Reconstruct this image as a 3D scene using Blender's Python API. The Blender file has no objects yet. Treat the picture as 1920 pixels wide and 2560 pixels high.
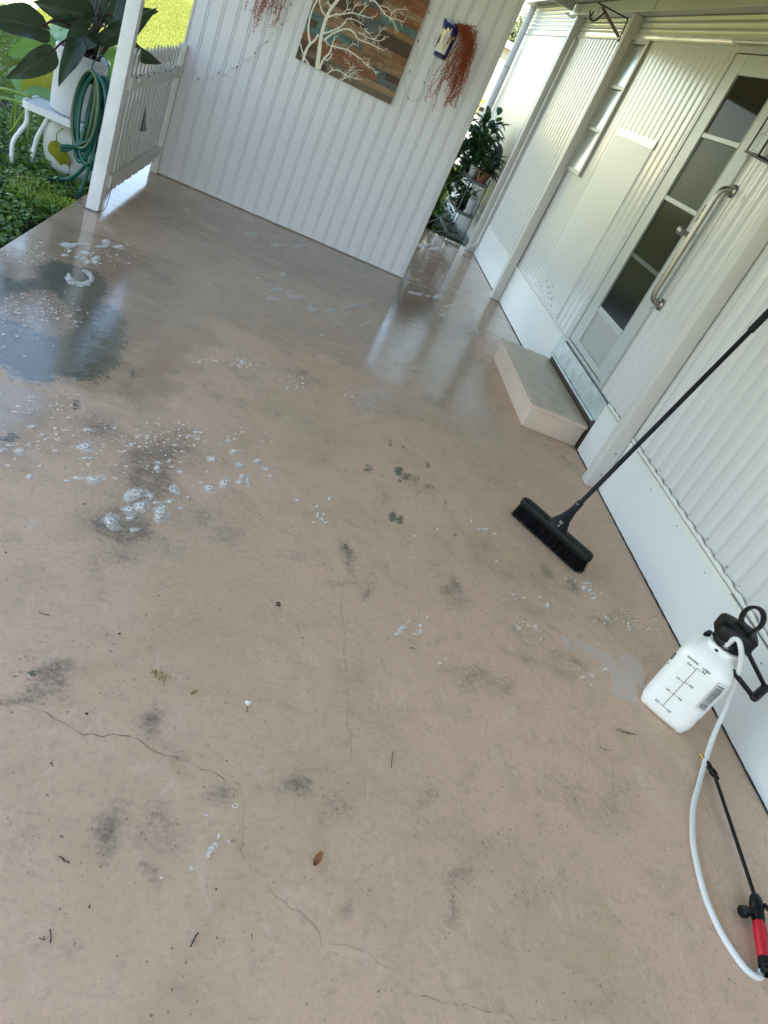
import bpy, bmesh, math, random
import numpy as np
from mathutils import Vector, Matrix, Quaternion
random.seed(7); np.random.seed(7)
S = bpy.context.scene
COL = S.collection
PI = math.pi

# ------------------------------------------------------------------ camera
cam = bpy.data.cameras.new('camera')
camo = bpy.data.objects.new('camera', cam); COL.objects.link(camo)
cam.sensor_fit = 'HORIZONTAL'; cam.sensor_width = 36.0; cam.lens = 36.0*1827.18/1920.0
cam.clip_start = 0.02; cam.clip_end = 800
camo.matrix_world = Matrix(((0.917148,-0.312880,-0.246873,0.0),(-0.035061,0.553691,-0.831984,0.0),(0.397003,0.771708,0.496846,1.55),(0,0,0,1)))
S.camera = camo
# ------------------------------------------------------------------ sky and sun
SUN = Vector((1.05, -0.85, 1.0)).normalized()
EL = math.asin(SUN.z); AZ = math.atan2(SUN.x, SUN.y)
W = bpy.data.worlds.new('World'); S.world = W; W.use_nodes = True
wn = W.node_tree; wn.nodes.clear()
sky = wn.nodes.new('ShaderNodeTexSky'); sky.sky_type = 'NISHITA'; sky.sun_disc = False
sky.sun_elevation = EL; sky.sun_rotation = AZ; sky.air_density = 1.0; sky.dust_density = 0.3; sky.ozone_density = 1.4
bg = wn.nodes.new('ShaderNodeBackground'); bg.inputs['Strength'].default_value = 0.15
wo = wn.nodes.new('ShaderNodeOutputWorld')
tn = wn.nodes.new('ShaderNodeMix'); tn.data_type = 'RGBA'; tn.blend_type = 'MULTIPLY'; tn.inputs[0].default_value = 1.0
tn.inputs[7].default_value = (1.0, .89, .78, 1)      # white balance of a daylight picture taken in open shade
wn.links.new(sky.outputs[0], tn.inputs[6]); wn.links.new(tn.outputs[2], bg.inputs[0]); wn.links.new(bg.outputs[0], wo.inputs[0])
sl = bpy.data.lights.new('sun', 'SUN'); sl.energy = 4.6; sl.angle = math.radians(0.5); sl.color = (1.0, 0.95, 0.87)
so = bpy.data.objects.new('sun', sl); COL.objects.link(so)
so.rotation_euler = (-SUN).to_track_quat('-Z', 'Y').to_euler()
S.view_settings.view_transform = 'Standard'; S.view_settings.look = 'None'
S.view_settings.exposure = 2.36; S.view_settings.gamma = 1.0; S.view_settings.use_curve_mapping = False
S.cycles.max_bounces = 10; S.cycles.diffuse_bounces = 6

GREEN = [[(-1.088, 3.753), (-1.066, 3.831), (-1.047, 3.924), (-1.006, 3.953), (-0.956, 3.96), (-0.888, 3.994), (-0.825, 3.987), (-0.761, 3.919), (-0.719, 3.797), (-0.709, 3.67), (-0.716, 3.635), (-0.674, 3.633), (-0.62, 3.619), (-0.574, 3.57), (-0.539, 3.464), (-0.521, 3.345), (-0.509, 3.27), (-0.487, 3.26), (-0.497, 3.208), (-0.486, 3.108), (-0.471, 3.026), (-0.49, 2.935), (-0.514, 2.826), (-0.561, 2.802), (-0.642, 2.764), (-0.66, 2.682), (-0.726, 2.656), (-0.777, 2.643), (-0.804, 2.699), (-0.864, 2.677), (-1.062, 3.077), (-1.204, 3.541), (-1.165, 3.597), (-1.093, 3.528), (-1.038, 3.632)]]
TAN = [(-1.027, 3.163), (-1.038, 3.265), (-1.019, 3.388), (-0.959, 3.517), (-0.891, 3.549), (-0.828, 3.448), (-0.772, 3.368), (-0.729, 3.233), (-0.731, 3.146), (-0.779, 3.075), (-0.851, 3.08), (-0.923, 3.107), (-0.988, 3.097)]
PUDDLE = [[(0.657, 3.632), (0.86, 3.689), (1.068, 4.349), (1.243, 5.307), (1.681, 5.547), (2.091, 7.177), (2.352, 9.333), (1.413, 8.384), (0.96, 5.774), (0.732, 4.451)], [(-1.078, 4.913), (-1.129, 6.521), (-0.722, 6.206), (-0.896, 5.261), (-0.973, 4.916)], [(-0.882, 2.693), (-0.754, 2.647), (-0.664, 2.569), (-0.634, 2.45), (-0.633, 2.304), (-0.673, 2.167)], [(-1.264, 3.693), (-1.046, 3.894), (-0.799, 3.384), (-0.774, 3.08), (-0.898, 2.764)]]
FILM = [[(1.531, 2.146), (1.554, 2.133), (1.559, 2.096), (1.556, 2.068), (1.591, 2.103), (1.569, 2.122), (1.58, 2.143), (1.622, 2.148), (1.669, 2.122), (1.729, 2.122), (1.766, 2.082), (1.769, 2.051), (1.804, 2.021), (1.825, 1.993), (1.797, 1.884), (1.77, 1.862), (1.742, 1.857), (1.701, 1.863), (1.661, 1.883), (1.689, 1.902), (1.706, 1.957), (1.707, 2.003), (1.685, 2.031), (1.658, 2.058), (1.627, 2.073), (1.597, 2.094), (1.56, 2.059), (1.532, 2.054), (1.522, 2.082), (1.52, 2.109)], [(1.793, 2.119), (1.865, 2.159), (1.899, 2.146), (1.896, 2.08), (1.907, 2.047), (1.855, 1.952), (1.83, 1.969), (1.804, 2.021)]]
SCUFF = [(0.862, 3.003, 0.028, 0.018, -0.003, -0.057, 1.0), (0.899, 2.964, 0.037, 0.023, -0.004, -0.056, 0.75), (0.861, 2.909, 0.018, 0.011, -0.001, -0.023, 0.8), (0.949, 2.98, 0.042, 0.027, -0.006, -0.08, 0.6), (0.703, 2.916, 0.03, 0.02, -0.001, -0.069, 0.7), (0.775, 2.901, 0.017, 0.011, -0.001, -0.039, 0.6), (1.008, 2.947, 0.038, 0.023, -0.003, -0.032, 0.65), (1.045, 2.962, 0.014, 0.009, -0.003, -0.032, 0.7), (0.948, 2.858, 0.018, 0.011, -0.003, -0.038, 0.65), (0.81, 2.579, 0.023, 0.013, -0.002, -0.05, 1.0), (0.846, 2.58, 0.018, 0.01, -0.003, -0.05, 1.0), (1.091, 2.855, 0.014, 0.008, -0.004, -0.031, 0.7), (1.117, 2.617, 0.016, 0.009, -0.004, -0.034, 0.8), (1.027, 2.589, 0.013, 0.007, -0.002, -0.02, 0.7), (1.028, 3.16, 0.02, 0.013, -0.005, -0.053, 0.7), (1.059, 3.138, 0.012, 0.008, -0.003, -0.027, 0.7), (0.885, 2.694, 0.013, 0.007, -0.001, -0.021, 0.5), (0.597, 2.253, 0.021, 0.011, 0.0, -0.032, 0.7), (1.079, 2.578, 0.011, 0.006, -0.005, -0.04, 0.6), (0.475, 2.295, 0.007, 0.004, 0.0, -0.011, 0.4), (0.829, 3.251, 0.014, 0.01, -0.002, -0.051, 0.8), (0.905, 3.268, 0.022, 0.015, -0.003, -0.041, 0.7), (0.491, 2.315, 0.027, 0.015, 0.001, -0.028, 0.35), (0.564, 2.331, 0.011, 0.006, 0.0, -0.011, 0.7), (-0.407, 3.019, 0.015, 0.014, 0.015, -0.06, 0.8), (-0.522, 2.611, 0.018, 0.014, 0.017, -0.053, 0.85), (-0.544, 2.734, 0.008, 0.007, 0.015, -0.051, 0.5), (-0.424, 3.85, 0.059, 0.069, 0.012, -0.055, 0.5), (-0.341, 3.891, 0.038, 0.044, 0.01, -0.049, 0.45), (-0.581, 3.8, 0.01, 0.012, 0.004, -0.017, 0.6), (0.131, 4.168, 0.024, 0.026, 0.004, -0.039, 0.6), (-0.404, 1.827, 0.014, 0.008, 0.005, -0.015, 0.6), (-0.376, 1.824, 0.008, 0.004, 0.008, -0.022, 0.55), (-0.632, 2.255, 0.04, 0.028, 0.014, -0.038, 0.9), (-0.47, 2.037, 0.011, 0.007, 0.004, -0.013, 0.6), (-0.315, 2.027, 0.006, 0.003, 0.004, -0.014, 0.7), (0.029, 2.013, 0.008, 0.004, 0.002, -0.009, 0.7), (-0.497, 2.041, 0.009, 0.005, 0.005, -0.013, 0.4), (0.179, 2.066, 0.034, 0.018, 0.004, -0.028, 0.35), (-0.224, 1.309, 0.025, 0.009, 0.008, -0.023, 0.7), (-0.264, 1.292, 0.012, 0.004, 0.005, -0.014, 0.55), (-0.243, 1.322, 0.01, 0.004, 0.002, -0.007, 0.6)]
DIRT = [(-0.17, 2.302, 0.071, 0.045, 0.035, -0.149, 0.8), (-0.164, 1.993, 0.074, 0.04, 0.019, -0.075, 0.8), (-0.14, 2.511, 0.082, 0.057, 0.022, -0.103, 0.7), (-0.417, 2.49, 0.073, 0.055, 0.026, -0.089, 0.6), (-0.165, 2.416, 0.051, 0.034, 0.015, -0.065, 0.8), (-0.103, 2.523, 0.035, 0.024, 0.009, -0.047, 0.5), (-0.18, 2.295, 0.038, 0.024, 0.014, -0.061, 0.9), (-0.138, 2.217, 0.059, 0.036, 0.013, -0.058, 0.6), (-0.193, 1.978, 0.043, 0.023, 0.013, -0.05, 0.9), (-0.128, 1.983, 0.03, 0.016, 0.01, -0.042, 0.7), (0.073, 2.164, 0.045, 0.025, 0.008, -0.048, 0.7), (0.158, 2.085, 0.069, 0.036, 0.005, -0.037, 0.5), (-0.032, 1.949, 0.03, 0.015, 0.007, -0.033, 0.5), (-0.156, 1.841, 0.046, 0.023, 0.008, -0.03, 0.6), (-0.202, 1.768, 0.026, 0.013, 0.006, -0.022, 0.7), (-0.396, 2.506, 0.037, 0.027, 0.019, -0.068, 0.6), (-0.129, 2.689, 0.037, 0.027, 0.01, -0.051, 0.5), (-0.51, 2.343, 0.048, 0.034, 0.023, -0.071, 0.4), (-0.159, 1.366, 0.031, 0.011, 0.007, -0.021, 0.9), (-0.148, 1.628, 0.021, 0.009, 0.006, -0.02, 0.5), (-0.018, 2.221, 0.033, 0.02, 0.01, -0.049, 0.4), (-0.13, 1.502, 0.033, 0.013, 0.01, -0.035, 0.4), (-0.242, 1.365, 0.044, 0.016, 0.011, -0.031, 0.4), (-0.158, 1.319, 0.03, 0.01, 0.008, -0.026, 1.0), (-0.186, 1.306, 0.017, 0.006, 0.01, -0.028, 0.9), (0.055, 0.963, 0.031, 0.007, 0.011, -0.038, 1.0), (0.056, 0.931, 0.023, 0.005, 0.007, -0.025, 0.9), (0.067, 1.012, 0.032, 0.008, 0.007, -0.027, 0.7), (0.164, 0.987, 0.046, 0.01, 0.011, -0.048, 0.75), (0.159, 0.894, 0.016, 0.003, 0.003, -0.012, 0.9), (0.075, 1.254, 0.025, 0.008, 0.007, -0.031, 0.9), (0.276, 1.118, 0.023, 0.006, 0.004, -0.026, 0.8), (0.454, 1.166, 0.036, 0.009, 0.003, -0.038, 0.8), (0.377, 1.146, 0.02, 0.005, 0.002, -0.021, 0.6), (0.061, 0.73, 0.024, 0.004, 0.005, -0.015, 0.55), (-0.229, 1.236, 0.036, 0.012, 0.003, -0.008, 0.9), (-0.209, 1.267, 0.02, 0.007, 0.006, -0.017, 0.8), (0.161, 1.145, 0.027, 0.007, 0.004, -0.021, 0.6), (-0.128, 1.269, 0.017, 0.006, 0.004, -0.014, 0.7), (-0.112, 0.916, 0.039, 0.009, 0.009, -0.024, 0.5), (0.045, 0.885, 0.022, 0.005, 0.006, -0.02, 0.6), (0.091, 0.878, 0.008, 0.002, 0.003, -0.01, 0.5), (0.367, 1.004, 0.014, 0.003, 0.003, -0.023, 0.5), (0.153, 0.689, 0.014, 0.002, 0.005, -0.019, 0.35), (0.076, 1.116, 0.017, 0.005, 0.004, -0.015, 0.3), (0.621, 2.165, 0.02, 0.01, 0.0, -0.09, 0.9), (0.593, 2.246, 0.031, 0.016, 0.001, -0.053, 0.8), (1.043, 2.222, 0.028, 0.012, -0.005, -0.044, 0.9), (1.063, 2.144, 0.047, 0.02, -0.008, -0.062, 0.7), (0.576, 2.035, 0.026, 0.012, 0.0, -0.028, 0.7), (0.694, 2.079, 0.062, 0.028, -0.001, -0.048, 0.5), (0.667, 2.038, 0.017, 0.007, -0.0, -0.024, 0.8), (1.22, 2.526, 0.055, 0.027, -0.025, -0.153, 0.5), (0.749, 2.739, 0.042, 0.025, -0.002, -0.056, 0.3), (0.503, 2.108, 0.032, 0.016, 0.002, -0.048, 0.4), (0.499, 2.589, 0.045, 0.027, 0.003, -0.076, 0.3), (1.149, 1.764, 0.108, 0.037, -0.012, -0.065, 0.6), (1.05, 1.76, 0.083, 0.029, -0.007, -0.049, 0.6), (0.436, 2.136, 0.051, 0.025, 0.003, -0.058, 0.5), (0.983, 2.285, 0.032, 0.015, -0.007, -0.067, 0.4), (0.954, 1.88, 0.028, 0.011, -0.003, -0.026, 0.5), (0.294, 1.723, 0.037, 0.015, 0.003, -0.029, 0.5), (0.453, 1.156, 0.034, 0.009, 0.003, -0.042, 0.7), (0.548, 1.118, 0.029, 0.007, 0.002, -0.053, 0.7), (0.606, 1.138, 0.03, 0.007, 0.0, -0.031, 0.6), (0.849, 1.243, 0.048, 0.012, -0.003, -0.035, 0.7), (0.846, 1.201, 0.027, 0.006, -0.002, -0.02, 0.7), (0.917, 0.999, 0.038, 0.007, -0.009, -0.066, 0.7), (0.917, 1.044, 0.058, 0.012, -0.005, -0.035, 0.5), (1.008, 1.142, 0.017, 0.004, -0.008, -0.045, 0.6), (0.89, 0.934, 0.024, 0.004, -0.002, -0.016, 0.6), (1.014, 0.864, 0.015, 0.002, -0.006, -0.03, 0.6), (1.063, 0.897, 0.009, 0.002, -0.002, -0.011, 0.7), (0.609, 0.894, 0.012, 0.002, 0.0, -0.009, 0.8), (0.973, 0.738, 0.01, 0.001, -0.002, -0.009, 0.7), (0.774, 0.743, 0.007, 0.001, -0.0, -0.005, 0.7), (0.563, 0.708, 0.009, 0.001, 0.001, -0.024, 0.5), (0.587, 0.667, 0.005, 0.001, 0.0, -0.019, 0.4), (0.64, 0.828, 0.006, 0.001, -0.0, -0.018, 0.5), (0.64, 0.752, 0.006, 0.001, -0.0, -0.025, 0.35), (1.53, 1.413, 0.073, 0.018, -0.03, -0.084, 0.5), (1.319, 1.375, 0.085, 0.021, -0.013, -0.048, 0.5), (1.24, 0.768, 0.129, 0.017, -0.009, -0.028, 0.4), (0.997, 1.33, 0.045, 0.012, -0.003, -0.023, 0.5), (1.233, 1.089, 0.011, 0.002, -0.007, -0.025, 0.6), (1.245, 1.387, 0.041, 0.011, -0.008, -0.033, 0.4), (1.096, 0.993, 0.027, 0.005, -0.004, -0.017, 0.5), (0.941, 1.572, 0.064, 0.02, -0.005, -0.045, 0.3), (1.283, 0.807, 0.02, 0.003, -0.007, -0.02, 0.5), (1.687, 2.527, 0.053, 0.024, -0.011, -0.039, 0.9), (1.567, 2.569, 0.029, 0.014, -0.012, -0.047, 0.8), (1.751, 2.316, 0.04, 0.016, -0.007, -0.021, 0.7), (1.865, 2.388, 0.066, 0.027, -0.015, -0.044, 0.6), (1.557, 1.99, 0.034, 0.012, -0.008, -0.028, 0.8), (1.494, 1.998, 0.058, 0.021, -0.006, -0.023, 0.6), (1.333, 2.28, 0.02, 0.009, -0.005, -0.026, 0.7), (1.312, 1.907, 0.013, 0.005, -0.004, -0.016, 0.8), (1.317, 2.062, 0.019, 0.007, -0.01, -0.046, 0.6), (1.95, 2.154, 0.011, 0.004, -0.005, -0.013, 0.6), (1.557, 2.309, 0.109, 0.046, -0.027, -0.101, 0.25), (1.213, 1.76, 0.062, 0.021, -0.01, -0.047, 0.4), (1.557, 1.722, 0.036, 0.011, -0.006, -0.019, 0.5), (0.368, 3.603, 0.083, 0.073, 0.003, -0.062, 0.5), (0.316, 3.69, 0.046, 0.042, 0.003, -0.043, 0.7), (1.639, 5.771, 0.191, 0.206, -0.04, -0.273, 0.7), (0.381, 4.383, 0.131, 0.14, 0.005, -0.112, 0.4), (1.156, 4.043, 0.101, 0.083, -0.008, -0.077, 0.5), (1.555, 5.007, 0.099, 0.094, -0.033, -0.217, 0.5), (1.272, 4.252, 0.027, 0.023, -0.004, -0.034, 0.8), (0.736, 4.668, 0.05, 0.052, -0.002, -0.126, 0.4), (0.227, 3.12, 0.012, 0.009, 0.002, -0.017, 0.8), (0.063, 3.386, 0.047, 0.042, 0.003, -0.028, 0.5), (-0.372, 2.864, 0.041, 0.035, 0.009, -0.035, 0.6), (-0.402, 2.573, 0.054, 0.041, 0.02, -0.07, 0.7), (-0.218, 3.475, 0.029, 0.029, 0.003, -0.019, 0.3), (-0.549, 2.461, 0.064, 0.049, 0.018, -0.054, 0.5), (-0.529, 4.297, 0.046, 0.063, 0.022, -0.103, 0.4), (-0.356, 3.338, 0.01, 0.01, 0.012, -0.052, 0.6), (-0.241, 3.17, 0.02, 0.018, 0.003, -0.016, 0.6), (-0.413, 4.831, 0.09, 0.134, 0.014, -0.079, 0.3), (-0.393, 2.495, 0.063, 0.047, 0.013, -0.045, 0.6)]
CRACKS = [([(-0.291, 1.216), (-0.265, 1.215), (-0.234, 1.214), (-0.195, 1.214), (-0.158, 1.21), (-0.131, 1.195), (-0.089, 1.182), (-0.063, 1.171), (-0.044, 1.181), (-0.018, 1.178), (0.01, 1.194), (0.046, 1.199), (0.079, 1.188), (0.103, 1.174), (0.151, 1.17), (0.19, 1.168), (0.229, 1.151), (0.253, 1.156), (0.284, 1.142), (0.302, 1.137), (0.324, 1.135)], 0.0022), ([(0.324, 1.135), (0.335, 1.111), (0.349, 1.091), (0.349, 1.065), (0.346, 1.029), (0.353, 1.011), (0.351, 0.969), (0.368, 0.945), (0.397, 0.928), (0.416, 0.917), (0.428, 0.892), (0.454, 0.874), (0.495, 0.858), (0.532, 0.837), (0.549, 0.819)], 0.0014), ([(0.494, 0.857), (0.528, 0.837), (0.549, 0.817), (0.555, 0.791), (0.574, 0.8), (0.604, 0.804), (0.655, 0.8), (0.686, 0.777), (0.724, 0.77), (0.741, 0.758)], 0.001), ([(0.324, 1.135), (0.347, 1.166), (0.4, 1.193), (0.425, 1.203), (0.45, 1.216), (0.469, 1.213), (0.497, 1.223), (0.532, 1.228), (0.469, 1.214), (0.513, 1.231), (0.571, 1.231), (0.583, 1.249), (0.617, 1.269)], 0.001), ([(0.617, 1.269), (0.621, 1.305), (0.617, 1.344), (0.619, 1.379), (0.607, 1.418), (0.611, 1.467), (0.609, 1.525), (0.615, 1.549), (0.612, 1.545), (0.625, 1.583), (0.608, 1.613), (0.6, 1.645), (0.596, 1.689), (0.603, 1.745), (0.595, 1.789), (0.585, 1.868), (0.582, 1.928), (0.587, 1.975), (0.592, 2.014), (0.59, 2.051)], 0.0014), ([(0.329, 2.261), (0.371, 2.229), (0.405, 2.214), (0.433, 2.196), (0.454, 2.175), (0.493, 2.175), (0.527, 2.16)], 0.0012), ([(0.75, 0.729), (0.811, 0.725), (0.847, 0.717), (0.868, 0.723), (0.916, 0.722), (0.947, 0.717), (0.995, 0.722), (1.027, 0.704)], 0.002), ([(0.995, 0.722), (1.04, 0.716), (1.138, 0.724)], 0.0008), ([(0.617, 1.269), (0.643, 1.272), (0.674, 1.246)], 0.0009), ([(0.792, 1.175), (0.805, 1.179), (0.829, 1.165), (0.852, 1.135), (0.863, 1.116), (0.931, 1.106), (0.929, 1.064), (0.985, 1.043), (1.049, 1.041)], 0.0008)]
TWIGS = [([(-0.021, 0.874), (-0.014, 0.873), (-0.006, 0.867), (0.001, 0.867), (0.003, 0.864)], 0.0022), ([(-0.105, 1.076), (-0.103, 1.08), (-0.098, 1.071)], 0.0014), ([(0.017, 0.712), (0.015, 0.722), (0.009, 0.735)], 0.0016), ([(0.277, 0.746), (0.281, 0.758), (0.284, 0.768), (0.288, 0.774)], 0.0024), ([(0.834, 1.794), (0.841, 1.802), (0.847, 1.798), (0.852, 1.796)], 0.0018), ([(0.741, 1.291), (0.744, 1.321), (0.749, 1.35)], 0.0014), ([(1.866, 1.981), (1.876, 2.0), (1.893, 2.034)], 0.0014), ([(1.624, 1.689), (1.666, 1.687), (1.712, 1.691)], 0.001), ([(1.632, 1.7), (1.669, 1.694), (1.701, 1.692)], 0.0008), ([(0.398, 0.792), (0.401, 0.781)], 0.0012), ([(0.002, 0.722), (0.005, 0.715), (-0.005, 0.717)], 0.0014), ([(1.524, 1.588), (1.541, 1.581), (1.57, 1.585)], 0.0008), ([(-0.279, 1.511), (-0.267, 1.51), (-0.253, 1.511)], 0.0016), ([(-0.07, 1.509), (-0.064, 1.514)], 0.003), ([(1.624, 1.688), (1.666, 1.69), (1.711, 1.692)], 0.001), ([(-0.44, 1.704), (-0.436, 1.698), (-0.435, 1.702)], 0.0016), ([(-0.018, 1.614), (-0.013, 1.609), (-0.014, 1.606)], 0.0014), ([(0.066, 0.785), (0.067, 0.79)], 0.0022), ([(0.308, 0.869), (0.312, 0.868)], 0.0028), ([(-0.074, 1.23), (-0.068, 1.229)], 0.0035)]
RING = (0.365, 1.822)
LEAVES = [(0.534, 0.978), (0.075, 1.407), (0.316, 1.38), (0.167, 1.369)]
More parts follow.
